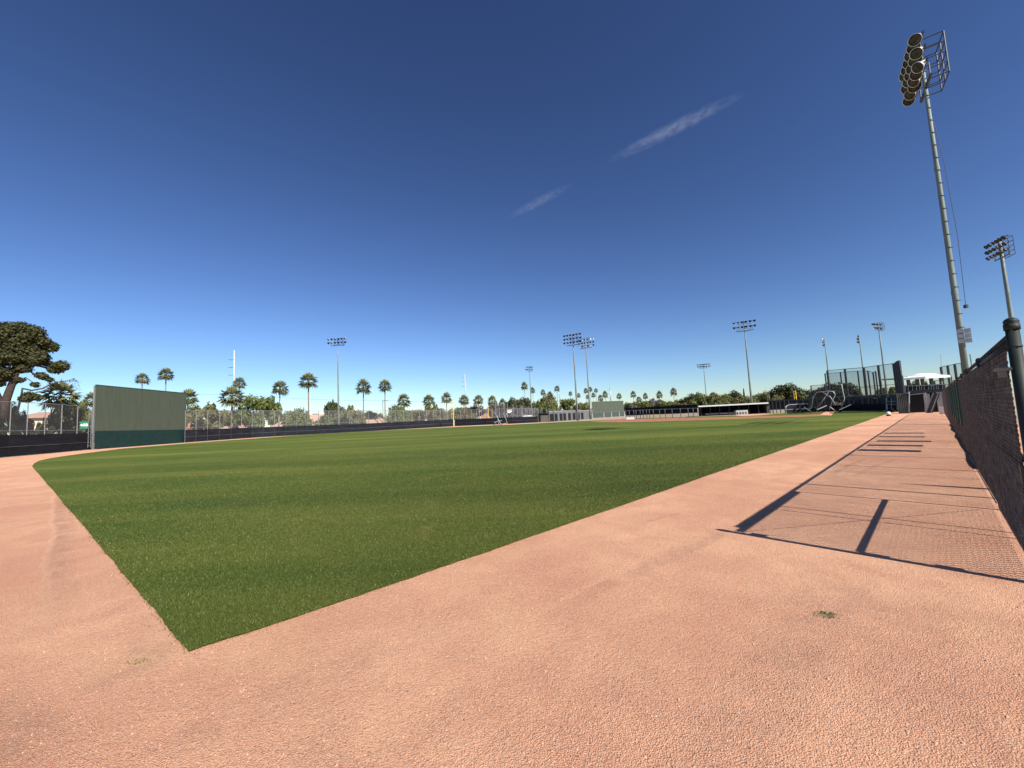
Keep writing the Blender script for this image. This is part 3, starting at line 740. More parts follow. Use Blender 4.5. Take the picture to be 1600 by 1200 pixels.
def palm(px, ytop, r, wpx, label, v=0, trunk=.17, skirt=True, hfac=1., mesh_i=None, lean=0.):
    top = at(px, ytop, r); dep = depth(top); R = wpx/2/FPX*dep*1.02
    zc = top.z - R*.80*hfac
    t = thing('palm_tree', label, 'palm tree', Vector((top.x, top.y, 0)), random.uniform(0, 6.28), 'fan palms along the street beyond the fence')
    t.rotation_euler = (random.uniform(-.035, .035), random.uniform(-.035, .035), random.uniform(0, 6.28)) if r < 180 else t.rotation_euler
    hfac *= random.uniform(1.0, 1.22)
    cr, sk = palm_protos[v % 5]
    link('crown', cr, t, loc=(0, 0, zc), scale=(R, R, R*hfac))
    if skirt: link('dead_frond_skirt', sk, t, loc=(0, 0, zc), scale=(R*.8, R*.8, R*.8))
    tr = trunk*max(.6, R/2.2)
    MB().tube([(0, 0, -.1), (lean, 0, zc*.3), (lean*.6, 0, zc*.7), (0, 0, zc)], [tr*1.35, tr, tr*.85, tr*.8], 7).build('trunk', 'palm_trunk', t, True)
palms = [  # px, y top, range, crown width px, label
 (93, 600, 92, 50, 'broad fan palm with thick head behind the left fence under the leaning branch', 2),
 (145, 614, 128, 30, 'fan palm crown half hidden behind the left edge of the big board', 0),
 (223, 584, 150, 21, 'palm whose round crown shows above the middle of the big board', 1),
 (259, 576, 152, 24, 'taller palm whose crown shows above the right part of the big board', 3),
 (292, 610, 132, 30, 'palm crown peeping out at the right edge of the big board', 0),
 (373, 591, 165, 21, 'palm with thin trunk partly hidden behind the white transmission pole', 2),
 (363, 606, 134, 38, 'short thick trunked palm in front of the white transmission pole', 4),
 (435, 596, 150, 27, 'slender palm between the leafy tree and the tallest left palm', 1),
 (482, 584, 148, 30, 'tallest palm left of the lone floodlight pole', 0),
 (567, 595, 150, 26, 'left of two tall palms right of the lone floodlight pole', 3),
 (600, 594, 152, 23, 'right of two tall palms right of the lone floodlight pole', 2),
 (631, 617, 148, 24, 'short palm first in the low row over the tan roofs', 1),
 (669, 618, 150, 22, 'short palm second in the low row over the tan roofs', 4),
 (697, 615, 152, 19, 'palm just left of the yellow foul pole', 0),
 (724, 618, 160, 19, 'palm in front of the thin lattice pole right of the foul pole', 3),
 (748, 618, 164, 18, 'palm left of the shorter yellow pole', 2),
 (768, 620, 172, 17, 'palm directly right of the shorter yellow pole', 1),
 (785, 624, 185, 14, 'low palm at the left end of the dark tree clump', 4),
 (819, 598, 230, 12, 'tall thin palm left of the small far floodlight pole', 0),
 (832, 606, 240, 9, 'thin palm just right of the small far floodlight pole', 2),
 (848, 609, 250, 9, 'small palm above the left side of the bushy yellow green tree', 1),
 (859, 612, 250, 10, 'small palm above the right side of the bushy yellow green tree', 3),
 (870, 603, 240, 10, 'thin palm beside the lattice utility pole', 4),
 (891, 612, 260, 7, 'tiny palm left of the paired floodlight poles', 2),
 (904, 615, 262, 7, 'tiny palm between the paired floodlight poles', 0),
 (915, 607, 270, 8, 'palm tucked left against the right paired pole', 1),
 (922, 605, 270, 8, 'palm tucked right against the right paired pole', 3),
 (931, 607, 272, 7, 'palm at the right of the tight palm cluster', 4),
 (918, 617, 255, 7, 'lower palm at the left of the tight palm cluster', 2),
 (927, 614, 262, 8, 'lower middle palm of the tight cluster', 0),
 (938, 618, 258, 10, 'palm over the left corner of the distant green board', 1),
 (945, 612, 268, 10, 'palm over the middle of the distant green board', 3),
 (967, 615, 262, 9, 'palm over the right end of the distant green board', 4),
 (989, 612, 262, 10, 'first palm right of the distant green board', 0),
 (998, 620, 250, 10, 'low palm second right of the distant green board', 2),
 (1008, 615, 262, 9, 'third palm right of the distant green board', 1),
 (1030, 612, 265, 11, 'fourth palm right of the distant green board', 3),
 (1052, 607, 262, 12, 'rightmost and tallest small palm before the long tree line', 4)]
for p in palms:
    palm(p[0], p[1], p[2], p[3], p[4], p[5], skirt=p[3] > 11, hfac=1.0 if p[3] > 16 else 1.15)

# ------------------------------------------------------------------ BROADLEAF TREES
def leafcloud(clumps, n, size, flat=.6):
    mb = MB(); vols = np.array([c[3]**2 for c in clumps]); pr = vols/vols.sum()
    idx = rng.choice(len(clumps), n, p=pr)
    for i in idx:
        cx, cy, cz, R, fz = clumps[i]
        d = rng.normal(size=3); d /= np.linalg.norm(d); rr = R*random.uniform(.45, 1.0)**.6*(1+random.uniform(-.2, .28))
        p = Vector((cx+d[0]*rr, cy+d[1]*rr, cz+d[2]*rr*fz))
        nrm = Vector((d[0], d[1], d[2]*1.3+.5)) + Vector(rng.normal(size=3)*.55); nrm.normalize()
        u = nrm.orthogonal().normalized(); a = random.uniform(0, 6.28); w = nrm.cross(u); u2 = u*cos(a)+w*sin(a); w2 = nrm.cross(u2)
        s_ = size*random.uniform(.6, 1.35); sh = random.random()
        mb.tri(p-u2*s_, p+u2*s_*.9+w2*s_*.25, p+w2*s_*.9, sh); 
        mb.tri(p-u2*s_*.8+w2*s_*.1, p-w2*s_*.9, p+u2*s_, sh)
    return mb
def make_tree_proto(kind, mat_, n=3600):
    cl = []
    if kind == 'round':
        for _ in range(26):
            d = rng.normal(size=3); d /= np.linalg.norm(d); d[2] = abs(d[2])*1.0-.25; k = random.uniform(.45, .8)
            cl.append((d[0]*k, d[1]*k, .55+d[2]*k*.62, random.uniform(.18, .34), .8))
    elif kind == 'loose':
        for _ in range(34):
            d = rng.normal(size=3); d /= np.linalg.norm(d); k = random.uniform(.4, .95)
            cl.append((d[0]*k, d[1]*k, .55+d[2]*k*.45, random.uniform(.10, .22), .75))
    elif kind == 'spread':
        for _ in range(34):
            a = random.uniform(0, 6.28); k = random.random()**.5*.92
            cl.append((cos(a)*k, sin(a)*k, .62+random.uniform(-.22, .24)*(1.1-k), random.uniform(.14, .26), .55))
    elif kind == 'cypress':
        for j in range(20):
            z = j/20; cl.append((random.uniform(-.1, .1), random.uniform(-.1, .1), .1+z*.9, .30*(1-z)**.7+.05, 1.2))
    crown = leafcloud(cl, n, .052 if kind != 'loose' else .045).mesh('crown', mat_)
    bm = MB(); bm.tube([(0, 0, -.02), (.01, 0, .12), (.0, .02, .30), (.02, 0, .62)], [.045, .036, .028, .010], 7)
    for j in range(9 if kind != 'cypress' else 0):
        c = random.choice(cl); z0 = random.uniform(.14, .34)
        bm.tube([(0, .005, z0), (c[0]*.45, c[1]*.45, (z0+c[2])*.5+.02), (c[0]*.9, c[1]*.9, c[2])], [.024, .014, .005], 5)
    return crown, bm.mesh('trunk', 'bark_dark' if mat_ != 'leaf_grey' else 'bark_grey')
protos = {('round', 'leaf_green', 0): 0, ('round', 'leaf_dark', 0): 0, ('round', 'leaf_olive', 0): 0, ('loose', 'leaf_green', 0): 0, ('loose', 'leaf_olive', 0): 0,
          ('loose', 'leaf_grey', 0): 0, ('loose', 'leaf_dark', 0): 0, ('spread', 'leaf_dark', 0): 0, ('spread', 'leaf_olive', 0): 0, ('spread', 'leaf_green', 0): 0, ('cypress', 'leaf_dark', 0): 0,
          ('round', 'leaf_green', 1): 0, ('round', 'leaf_dark', 1): 0, ('round', 'leaf_olive', 1): 0}
for k in protos: protos[k] = make_tree_proto(k[0], k[1])
GRP = 'trees beyond the fences'
def tree(px, ytop, r, wpx, kind, m_, label, v=0, name='leafy_tree'):
    top = at(px, ytop, r); dep = depth(top); R = wpx/2/FPX*dep*1.05
    cr, tk = protos.get((kind, m_, v)) or protos[(kind, m_, 0)]
    zz_ = sorted(v_.co.z for v_ in cr.vertices); zmax = zz_[int(len(zz_)*.985)]
    t = thing(name, label, 'tree', Vector((top.x, top.y, 0)), random.uniform(0, 6.28), GRP)
    hsc = top.z/zmax
    link('crown', cr, t, scale=(R, R, hsc)); link('trunk', tk, t, scale=(R*.9, R*.9, hsc))
trees = [
 (323, 634, 128, 66, 'loose', 'leaf_olive', 'sparse olive shrub tree just right of the big board'),
 (404, 621, 130, 66, 'loose', 'leaf_green', 'full green leafy tree in front of the left palms'),
 (372, 640, 136, 40, 'round', 'leaf_dark', 'low dark tree behind the short thick palm'),
 (465, 641, 140, 46, 'round', 'leaf_green', 'round dark green tree below the tallest left palm'),
 (518, 629, 150, 24, 'spread', 'leaf_dark', 'umbrella shaped pine left of the lone floodlight pole'),
 (510, 650, 140, 36, 'round', 'leaf_green', 'low bush tree under the umbrella pine'),
 (545, 636, 140, 44, 'loose', 'leaf_olive', 'pale green tree right behind the lone floodlight pole'),
 (577, 644, 165, 34, 'round', 'leaf_dark', 'far dark tree under the left of two tall palms'),
 (590, 648, 168, 26, 'round', 'leaf_green', 'low far tree between the two tall palms'),
 (619, 635, 145, 34, 'round', 'leaf_green', 'rounded green tree under the first short palm'),
 (650, 641, 160, 34, 'loose', 'leaf_green', 'small green tree behind the tan roofs'),
 (678, 634, 148, 34, 'loose', 'leaf_olive', 'green tree right of the second short palm'),
 (692, 643, 160, 24, 'round', 'leaf_olive', 'dusty tree just left of the yellow foul pole'),
 (722, 638, 160, 36, 'round', 'leaf_olive', 'dusty olive tree right of the yellow foul pole'),
 (742, 634, 170, 40, 'loose', 'leaf_grey', 'bare greyish tree between the two yellow poles'),
 (775, 630, 180, 34, 'loose', 'leaf_grey', 'bare grey brown tree right of the shorter yellow pole'),
 (800, 624, 200, 34, 'round', 'leaf_dark', 'dark rounded tree left in the clump under the tall thin palm'),
 (820, 623, 200, 32, 'round', 'leaf_dark', 'dark rounded tree right in the clump under the tall thin palm'),
 (812, 636, 170, 50, 'loose', 'leaf_grey', 'wide bare grey tree in front of the dark clump'),
 (855, 618, 200, 30, 'round', 'leaf_olive', 'bushy yellow green tree in the middle distance'),
 (862, 632, 190, 26, 'round', 'leaf_green', 'lower green tree beside the bushy yellow green one'),
 (845, 634, 205, 20, 'round', 'leaf_dark', 'small dark tree left of the bushy yellow green one'),
 (888, 624, 210, 30, 'loose', 'leaf_green', 'airy tree left of the paired floodlight poles'),
 (908, 630, 200, 32, 'round', 'leaf_olive', 'yellow green tree behind the bases of the paired poles'),
 (875, 640, 200, 30, 'loose', 'leaf_grey', 'thin grey tree above the grey block wall'),
 (982, 630, 230, 22, 'round', 'leaf_dark', 'dark tree at the right edge of the distant board'),
 (1000, 628, 225, 40, 'loose', 'leaf_green', 'broad tree over the pink roof right of the distant board'),
 (1022, 624, 235, 30, 'loose', 'leaf_grey', 'brownish bare tree between small palms'),
 (1040, 627, 230, 34, 'round', 'leaf_green', 'green tree under the rightmost small palm'),
 (1060, 626, 225, 34, 'loose', 'leaf_olive', 'olive tree right of the rightmost small palm'),
 (1078, 618, 220, 34, 'round', 'leaf_dark', 'dark tree left of the far thin floodlight pole'),
 (1092, 616, 215, 36, 'round', 'leaf_green', 'bright green tree by the far thin floodlight pole'),
 (1113, 615, 215, 34, 'round', 'leaf_olive', 'olive tree right of the far thin floodlight pole'),
 (1132, 618, 214, 34, 'round', 'leaf_green', 'low green tree behind the left half of the dugout'),
 (1145, 613, 222, 36, 'round', 'leaf_dark', 'dark tree behind the middle of the dugout'),
 (1162, 610, 222, 10, 'cypress', 'leaf_dark', 'narrow cypress poking up behind the dugout'),
 (1160, 620, 210, 34, 'round', 'leaf_olive', 'yellow green tree at the foot of the cypress'),
 (1185, 617, 212, 36, 'round', 'leaf_green', 'green tree right of the dugout floodlight pole'),
 (1203, 612, 205, 34, 'round', 'leaf_olive', 'olive tree left of the big dark spreading tree'),
 (1226, 602, 195, 50, 'round', 'leaf_dark', 'big dark spreading tree above the right end of the dugout'),
 (1252, 609, 200, 40, 'round', 'leaf_dark', 'dark tree behind the right yellow foul pole'),
 (1272, 612, 200, 30, 'round', 'leaf_olive', 'shaded tree left of the backstop nets'),
 (1292, 602, 150, 44, 'round', 'leaf_dark', 'dark dome tree behind the batting cage'),
 (1317, 600, 148, 52, 'round', 'leaf_dark', 'large dark green dome tree behind the backstop nets'),
 (1352, 618, 200, 30, 'loose', 'leaf_green', 'thin tree seen through the backstop nets'),
 (1388, 606, 190, 36, 'loose', 'leaf_green', 'green tree between the backstop and the white canopy'),
 (1428, 598, 170, 16, 'round', 'leaf_dark', 'dark tree under the left of the white canopy'),
 (1447, 598, 170, 10, 'round', 'leaf_dark', 'dark tree under the right of the white canopy'),
 (1050, 629, 215, 26, 'loose', 'leaf_green', 'loose green tree in front of the red roof right of the small palms'),
 (1069, 630, 205, 24, 'loose', 'leaf_olive', 'loose olive tree beside the red roof right of the small palms'),
 (988, 633, 215, 20, 'loose', 'leaf_grey', 'thin greyish tree in front of the pink roof by the distant board'),
 (1124, 622, 200, 30, 'round', 'leaf_green', 'bushy tree just above the left end of the dugout roof'),
 (1172, 621, 196, 28, 'round', 'leaf_green', 'bushy tree just above the dugout roof left of its light pole'),
 (1212, 619, 190, 26, 'loose', 'leaf_olive', 'loose tree above the right end of the dugout roof'),
 (560, 646, 150, 26, 'round', 'leaf_olive', 'low olive bush tree left of the wide tan roofed house'),
 (636, 646, 152, 22, 'round', 'leaf_green', 'low green bush tree in front of the tan hip roof'),
 (707, 640, 165, 22, 'round', 'leaf_green', 'green tree just behind the yellow foul pole'),
 (840, 628, 190, 26, 'loose', 'leaf_green', 'thin green tree over the small black shed'),
 (8, 632, 95, 40, 'loose', 'leaf_green', 'leafy shrub behind the far left fence posts'),
 (38, 646, 98, 26, 'loose', 'leaf_olive', 'dusty shrub behind the left fence below the big pine'),
 (110, 628, 97, 54, 'loose', 'leaf_green', 'dense shrub behind the fence left of the big board'),
 (80, 648, 92, 30, 'loose', 'leaf_dark', 'low dark shrub in front of the cream house'),
 (135, 632, 104, 40, 'loose', 'leaf_grey', 'greyish shrub touching the left edge of the big board'),
]
for i, p in enumerate(trees): tree(*p, v=i % 2)
# trees continuing the far row behind the near ones, low against the horizon
for i, px in enumerate(range(300, 1240, 47)):
    tree(px+random.uniform(-8, 8), interp(px, [(300, 650), (700, 640), (1240, 619)])+random.uniform(-2, 3), 330+random.uniform(-30, 40), random.uniform(36, 50), 'round', random.choice(['leaf_dark', 'leaf_green', 'leaf_olive']),
         'low far tree in the hazy row at the horizon behind the houses', i % 2)

# big pine at the far left: clumps measured in the view, spread in depth
def big_pine():
    r = 84.; o0 = foot(25, 650, r); k = depth(at(30, 560, r))/FPX
    t = thing('pine_tree', 'big dark old pine with bare leaning trunk at the far left', 'tree', o0)
    side = Vector((o0.y, -o0.x, 0)).normalized(); back = o0.normalized()
    def W(px, py, dd=0.): return at(px, py, r) - o0 + back*dd
    cl = []
    spec = [(10, 515, 16), (32, 512, 15), (52, 520, 14), (66, 535, 13), (78, 542, 10), (-10, 530, 20), (20, 535, 20), (45, 545, 18), (65, 556, 12), (-20, 560, 20), (8, 560, 17), (30, 562, 14),
            (52, 566, 12), (-25, 590, 16), (2, 583, 12), (20, 580, 9), (94, 572, 11), (84, 577, 9), (100, 574, 7), (68, 588, 8), (76, 592, 6), (62, 585, 7), (55, 602, 6), (48, 618, 10), (58, 622, 8), (40, 624, 9),
            (36, 574, 10), (-40, 540, 22), (12, 590, 8), (30, 595, 8), (75, 545, 9), (84, 541, 6), (58, 530, 10), (14, 548, 16), (38, 530, 14), (-12, 545, 18), (0, 600, 8), (72, 567, 7)]
    for (x, y, R) in spec:
        for _ in range(4 if R > 9 else 2):
            dd = random.uniform(-1, 1)*R*k*1.0*(1 if R > 9 else .4); p = W(x+random.uniform(-.35, .35)*R, y+random.uniform(-.25, .25)*R, dd)
            cl.append((p.x, p.y, p.z, R*k*random.uniform(.6, .95), random.uniform(.6, .9)))
    leafcloud(cl, 62000, .13).build('crown', 'leaf_pine', t)
    def limb(pts, rad, name='branch', m_='bark_dark'): MB().tube([W(*p) for p in pts], rad, 8).build(name, m_, t, True)
    limb([(6, 655), (9, 626), (18, 602), (25, 583), (30, 560), (34, 540)], [.50, .42, .36, .30, .2, .1], 'trunk')
    limb([(-10, 650), (-2, 625), (-12, 600), (-25, 570)], [.5, .4, .3, .15], 'trunk')
    limb([(25, 584), (29, 577), (31, 571)], [.30, .28, .18], 'branch', 'stucco_tan')
    limb([(28, 640), (34, 615), (35, 606)], [.12, .11, .08])
    limb([(35, 607), (50, 610), (66, 607), (80, 600), (95, 596), (112, 595)], [.10, .10, .09, .07, .05, .02])
    limb([(76, 602), (84, 606), (90, 612)], [.08, .06, .03])
    limb([(112, 595), (121, 596), (123, 603)], [.03, .03, .01]); limb([(102, 596), (112, 592), (118, 594)], [.03, .02, .01])
    limb([(22, 585), (44, 578), (60, 590), (66, 592)], [.16, .12, .08, .04]); limb([(40, 560), (62, 572), (84, 578), (98, 576)], [.2, .13, .1, .04])
    limb([(12, 620), (24, 600), (40, 590), (56, 600)], [.2, .12, .08, .03]); limb([(20, 595), (8, 575), (-8, 560)], [.3, .2, .1])
    mb = MB()
    for _ in range(70):
        x = random.uniform(108, 126); y = 592+abs(x-116)*.4+random.uniform(-1, 14 if x > 116 else 3); p = W(x, y, random.uniform(-.3, .3)); s_ = .12
        q = Vector(rng.normal(size=3)).normalized()*s_; w = Vector(rng.normal(size=3)).normalized()*s_; mb.tri(p-q, p+q, p+w, random.random())
    mb.build('twig_leaves', 'leaf_grey', t)
big_pine()

# ------------------------------------------------------------------ HOUSES
def house(x0, x1, ybase, yeave, yridge, r, wall, roof, label, depthm=9., wins=3, gable=False):
    a, b = foot(x0, 660, r), foot(x1, 660, r); ex = (b-a); L = ex.length; ex.normalize(); bk = Vector((-ex.y, ex.x, 0)); bk = bk if bk.dot(a) > 0 else -bk
    ze, zr = hz((x0+x1)/2, yeave, r), hz((x0+x1)/2, yridge, r)
    t = thing('house', label, 'house', a)
    MB().box(ex*L/2+bk*depthm/2+Vector((0, 0, ze/2)), (L, depthm, ze), atan2(ex.y, ex.x)).build('wall', wall, t)
    ov = .6; Z = Vector((0, 0, ze+.01)); ZR = Vector((0, 0, zr)); ins = 0.2 if gable else min(depthm/2, L*.35)
    c = [-ex*ov-bk*ov+Z, ex*(L+ov)-bk*ov+Z, ex*(L+ov)+bk*(depthm+ov)+Z, -ex*ov+bk*(depthm+ov)+Z]
    rr = [ex*ins+bk*depthm/2+ZR, ex*(L-ins)+bk*depthm/2+ZR]
    mb = MB(); low = [p-Vector((0, 0, .22)) for p in c]
    mb.v = [tuple(p) for p in c+rr+low]; mb.f = [(0, 1, 5, 4), (1, 2, 5), (2, 3, 4, 5), (3, 0, 4), (0, 6, 7, 1), (1, 7, 8, 2), (2, 8, 9, 3), (3, 9, 6, 0), (9, 8, 7, 6)]
    mb.build('roof', roof, t)
    for k in range(wins):
        x = L*(k+.6)/(wins+.2); w = MB().box(ex*x-bk*.02+Vector((0, 0, ze*.52)), (1.5, .12, 1.2), atan2(ex.y, ex.x)).build('window', 'white_paint', t)
        MB().box(ex*x-bk*.09+Vector((0, 0, ze*.52)), (1.3, .06, 1.0), atan2(ex.y, ex.x)).build('pane', 'glass', w)
    return t
house(30, 112, 690, 651, 641.5, 108, 'stucco_cream', 'roof_tan', 'cream house with pinkish roof behind the left fence under the pine', 12, 3)
house(286, 312, 690, 668, 661, 150, 'stucco_tan', 'roof_clay', 'low red roofed house at the right foot of the big board', 9, 1)
house(340, 402, 690, 670, 661.5, 160, 'stucco_tan', 'roof_tan', 'pink roofed house behind the thick trunked palm', 9, 2)
house(424, 470, 690, 666, 657, 175, 'stucco_cream', 'roof_tan', 'pale house low behind the slender palm', 9, 2)
house(484, 508, 680, 660, 647, 185, 'white_paint', 'roof_tan', 'small white gabled house left of the lone floodlight pole', 8, 1, True)
house(543, 612, 690, 663, 650.5, 158, 'stucco_tan', 'roof_tan', 'wide tan roofed house right of the lone floodlight pole', 12, 4)
house(628, 668, 690, 659, 646.5, 165, 'stucco_tan', 'roof_tan', 'tan hip roofed house behind the short palm row', 12, 2)
house(674, 704, 690, 656, 648.5, 168, 'stucco_cream', 'roof_tan', 'cream house just left of the yellow foul pole', 10, 2)
house(752, 766, 690, 655, 644, 200, 'stucco_cream', 'roof_clay', 'small red roofed house between the two yellow poles', 9, 1)
house(972, 996, 680, 643, 636.5, 262, 'stucco_tan', 'roof_clay', 'pink roofed house at the right edge of the distant board', 10, 2)
house(1036, 1076, 680, 638, 630.5, 250, 'stucco_tan', 'roof_clay', 'red roofed house half hidden in trees right of the small palms', 12, 2)
house(1105, 1124, 660, 633, 627, 245, 'stucco_tan', 'roof_tan', 'tan roofed house behind the left end of the dugout', 10, 1)
house(1150, 1168, 660, 632, 626, 245, 'stucco_tan', 'roof_tan', 'tan roofed house behind the middle of the dugout', 10, 1)
house(1330, 1342, 640, 621, 614, 170, 'stucco_tan', 'roof_clay', 'salmon roofed house seen through the backstop net', 10, 1)

# ------------------------------------------------------------------ UTILITY POLES AND LINE
def utility(px, ytop, r, rad, label, arms, m_='steel_pale', one_side=-1):
    p = at(px, ytop, r); t = thing('utility_pole', label, 'utility pole', Vector((p.x, p.y, 0)))
    MB().tube([(0, 0, -.1), (0, 0, p.z*.6), (0, 0, p.z)], [rad, rad*.75, rad*.45], 8).build('pole', m_, t, True)
    e = Vector((CR.x, CR.y, 0)).normalized()
    for z in arms:
        zz = p.z - z
        MB().bar(Vector((0, 0, zz)), e*one_side*2.0+Vector((0, 0, zz+.15)), .14).build('arm', 'dark_steel', t)
    return t
utility(366, 547, 178, .42, 'thick white steel transmission pole rising behind the short thick palm', (3.6, 6.4, 9.2))
utility(726, 585, 250, .42, 'pale transmission pole with three short arms right of the foul pole', (2.0, 4.6, 7.4))
utility(953, 605, 300, .5, 'far utility pole above the distant green board', (2, 5, 8), 'galvanized')
utility(873, 600, 245, .22, 'thin wooden utility pole beside a palm left of the paired poles', (1.2,), 'galvanized')
utility(598, 625, 158, .16, 'short wooden utility pole against the right tall palm trunk', (.4,), 'bark_grey', 1)
utility(1040, 616, 300, .15, 'needle thin mast beyond the small palms', (), 'galvanized')
ln = MB()
wp = [(290, 617.5), (345, 616.5), (400, 619), (470, 623), (530, 625.5), (600, 625.5), (650, 627.5), (709, 629.5)]
ln.tube([at(x, y, 166) for x, y in wp], .035, 5)
o = ln.build('power_line', 'dark_steel'); tag(o, 'thin black power line strung behind the palms over the left outfield', 'power line')

# ------------------------------------------------------------------ LEFT-CENTRE CLUTTER (second field)
# bare net poles
for i, px in enumerate([775, 781, 788, 794, 803, 809, 816, 822, 829, 836, 842, 848, 854, 860, 866, 873, 880, 887, 894, 905, 911]):
    r = 150+random.uniform(-8, 22); b = foot(px, 655, r); zt = hz(px, interp(px, [(775, 628), (830, 637), (911, 642)])+random.uniform(-1.5, 3), r)
    o = MB().tube([b, b+Vector((random.uniform(-.2, .2), 0, zt))], .10, 6).build('net_post', 'galvanized')
    tag(o, 'bare grey net post in the close row behind the left side fence', 'post', 'bare net posts left of the paired light poles')
nm_ = MB(); a = foot(775, 650, 158); b = foot(911, 650, 158)
nm_.quad(a, b, b+Vector((0, 0, hz(911, 644, 158))), a+Vector((0, 0, hz(775, 636, 158))))
nm_.quad(a, b, b+Vector((0, 0, 2.2)), a+Vector((0, 0, 2.4)))
o = nm_.build('practice_net', 'net_far'); tag(o, 'long thin dark practice net hanging between bare posts in the left middle distance', 'net')
# scoreboard-like white sign on angled legs
t = thing('plate_sign', 'white home plate shaped sign on splayed legs near the left middle distance', 'sign', foot(797, 660, 128)); b = foot(797, 660, 128)
def rel(px, py, r=128): return at(px, py, r)-b
mb = MB()
e = Vector((b.y, -b.x, 0)).normalized(); w_ = Vector((-b.x, -b.y, 0)).normalized()*.05
q = [rel(792, 640.5), rel(800, 640), rel(800, 643.4), rel(796.3, 645.6), rel(792, 644)]
mb.v = [tuple(p) for p in q]+[tuple(p+w_) for p in q]; mb.f = [(4, 3, 2, 1, 0), (5, 6, 7, 8, 9)]+[(i, (i+1) % 5, 5+(i+1) % 5, 5+i) for i in range(5)]
mb.build('plate', 'white_paint', t)
MB().bar(rel(792.3, 641.8)+w_*1.5, rel(799.7, 641.4)+w_*1.5, .3, .04).build('dark_band', 'dark_steel', t)
MB().bar(rel(793, 645), rel(793.5, 662), .12).build('leg', 'galvanized', t); MB().bar(rel(798, 645), rel(803, 656), .1).build('leg', 'galvanized', t); MB().bar(rel(789, 650), rel(793, 656), .1).build('leg', 'galvanized', t)
# tangle of batting cage frame by the left side fence
t = thing('batting_cage', 'folded grey batting cage frame parked beside the shorter yellow pole', 'batting cage', G(778, 664.2)); b = G(778, 664.2); rr = b.length
def rl(px, py, d=0.): return at(px, py, rr+d)-b
for pts in ([(773, 662.5), (779.5, 663.5), (777, 650), (772, 645)], [(776, 650), (782, 662), (784, 663)], [(772, 660), (784, 657)], [(786, 645), (791, 656), (793, 663)], [(777, 650), (787, 646)], [(781, 663), (793, 661)]):
    MB().tube([rl(x, y, random.uniform(-1, 1)) for x, y in pts], .09, 6).build('frame_tube', 'galvanized', t)
for px, py in ((773, 662.6), (783, 663.2)): MB().lathe([(.3, -.1), (.34, 0), (.3, .1)], rl(px, py)+Vector((0, 0, .05)), 12, Vector((1, .2, 0))).build('wheel', 'black_cloth', t)
# white canopy tent
t = thing('canopy_tent', 'little white pop up canopy behind the left side fence', 'canopy', foot(825, 658, 150)); b = foot(825, 658, 150)
e = Vector((b.y, -b.x, 0)).normalized(); bk = b.normalized(); zt = hz(825, 649.5, 150); zp = hz(825, 648.2, 150)
cs = [e*sx*1.7+bk*sy*1.7 for sx, sy in ((-1, -1), (1, -1), (1, 1), (-1, 1))]
mb = MB(); mb.v = [tuple(p+Vector((0, 0, zt))) for p in cs]+[(0, 0, zp)]+[tuple(p+Vector((0, 0, zt-.25))) for p in cs]
mb.f = [(0, 1, 4), (1, 2, 4), (2, 3, 4), (3, 0, 4), (0, 5, 6, 1), (1, 6, 7, 2), (2, 7, 8, 3), (3, 8, 5, 0)]; mb.build('roof', 'canopy', t)
for p in cs: MB().bar(p, p+Vector((0, 0, zt)), .07).build('leg', 'galvanized', t)
# bullpen dugout box and grey wall
def slab_between(pa, pb, z0, z1, th, name, m_, parent, org):
    a, b = pa-org, pb-org
    return MB().bar((a+b)/2-(b-a)/2+Vector((0, 0, (z0+z1)/2)), b+Vector((0, 0, (z0+z1)/2)), th, z1-z0).build(name, m_, parent)
g0, g1 = G(840.5, 659.6), G(858, 658.6); t = thing('equipment_shed', 'small flat roofed black shed in front of the grey block wall', 'shed', g0)
zt = hz(849, 647, g0.length)
ex = (g1-g0).normalized(); bk = g0.normalized(); L = (g1-g0).length
MB().box(ex*L/2+bk*1.5+Vector((0, 0, zt/2)), (L-.2, 2.8, zt), atan2(ex.y, ex.x)).build('wall', 'brown_slat', t)
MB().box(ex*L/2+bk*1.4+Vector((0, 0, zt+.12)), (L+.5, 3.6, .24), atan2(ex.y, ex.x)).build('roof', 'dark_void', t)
MB().box(ex*(L*.76)-bk*.0+Vector((0, 0, zt*.45)), (.12, .12, zt*.9), atan2(ex.y, ex.x)).build('post', 'galvanized', t)
wA, wB = foot(858, 657.5, 122), foot(926, 653.5, 150); t = thing('block_wall', 'long grey block wall with dark doorways left of the distant board', 'wall', wA)
z1 = 3.0; ex = (wB-wA).normalized(); L = (wB-wA).length; rz = atan2(ex.y, ex.x)
MB().box(ex*L/2+Vector((0, 0, z1/2)), (L, .3, z1), rz).build('wall', 'block_wall', t)
MB().box(ex*L/2+Vector((0, 0, z1+.08)), (L+.2, .45, .16), rz).build('coping', 'grey_ply', t)
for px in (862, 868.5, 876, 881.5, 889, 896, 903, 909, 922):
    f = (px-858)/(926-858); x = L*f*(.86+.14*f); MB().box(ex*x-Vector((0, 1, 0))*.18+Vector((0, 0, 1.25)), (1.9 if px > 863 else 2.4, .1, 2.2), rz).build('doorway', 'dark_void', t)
for px in (885.5, 901, 914.5):
    f = (px-858)/(926-858); x = L*f*(.86+.14*f); MB().box(ex*x-Vector((0, 1, 0))*.2+Vector((0, 0, 1.6)), (.2, .12, 3.0), rz).build('pilaster', 'galvanized', t)

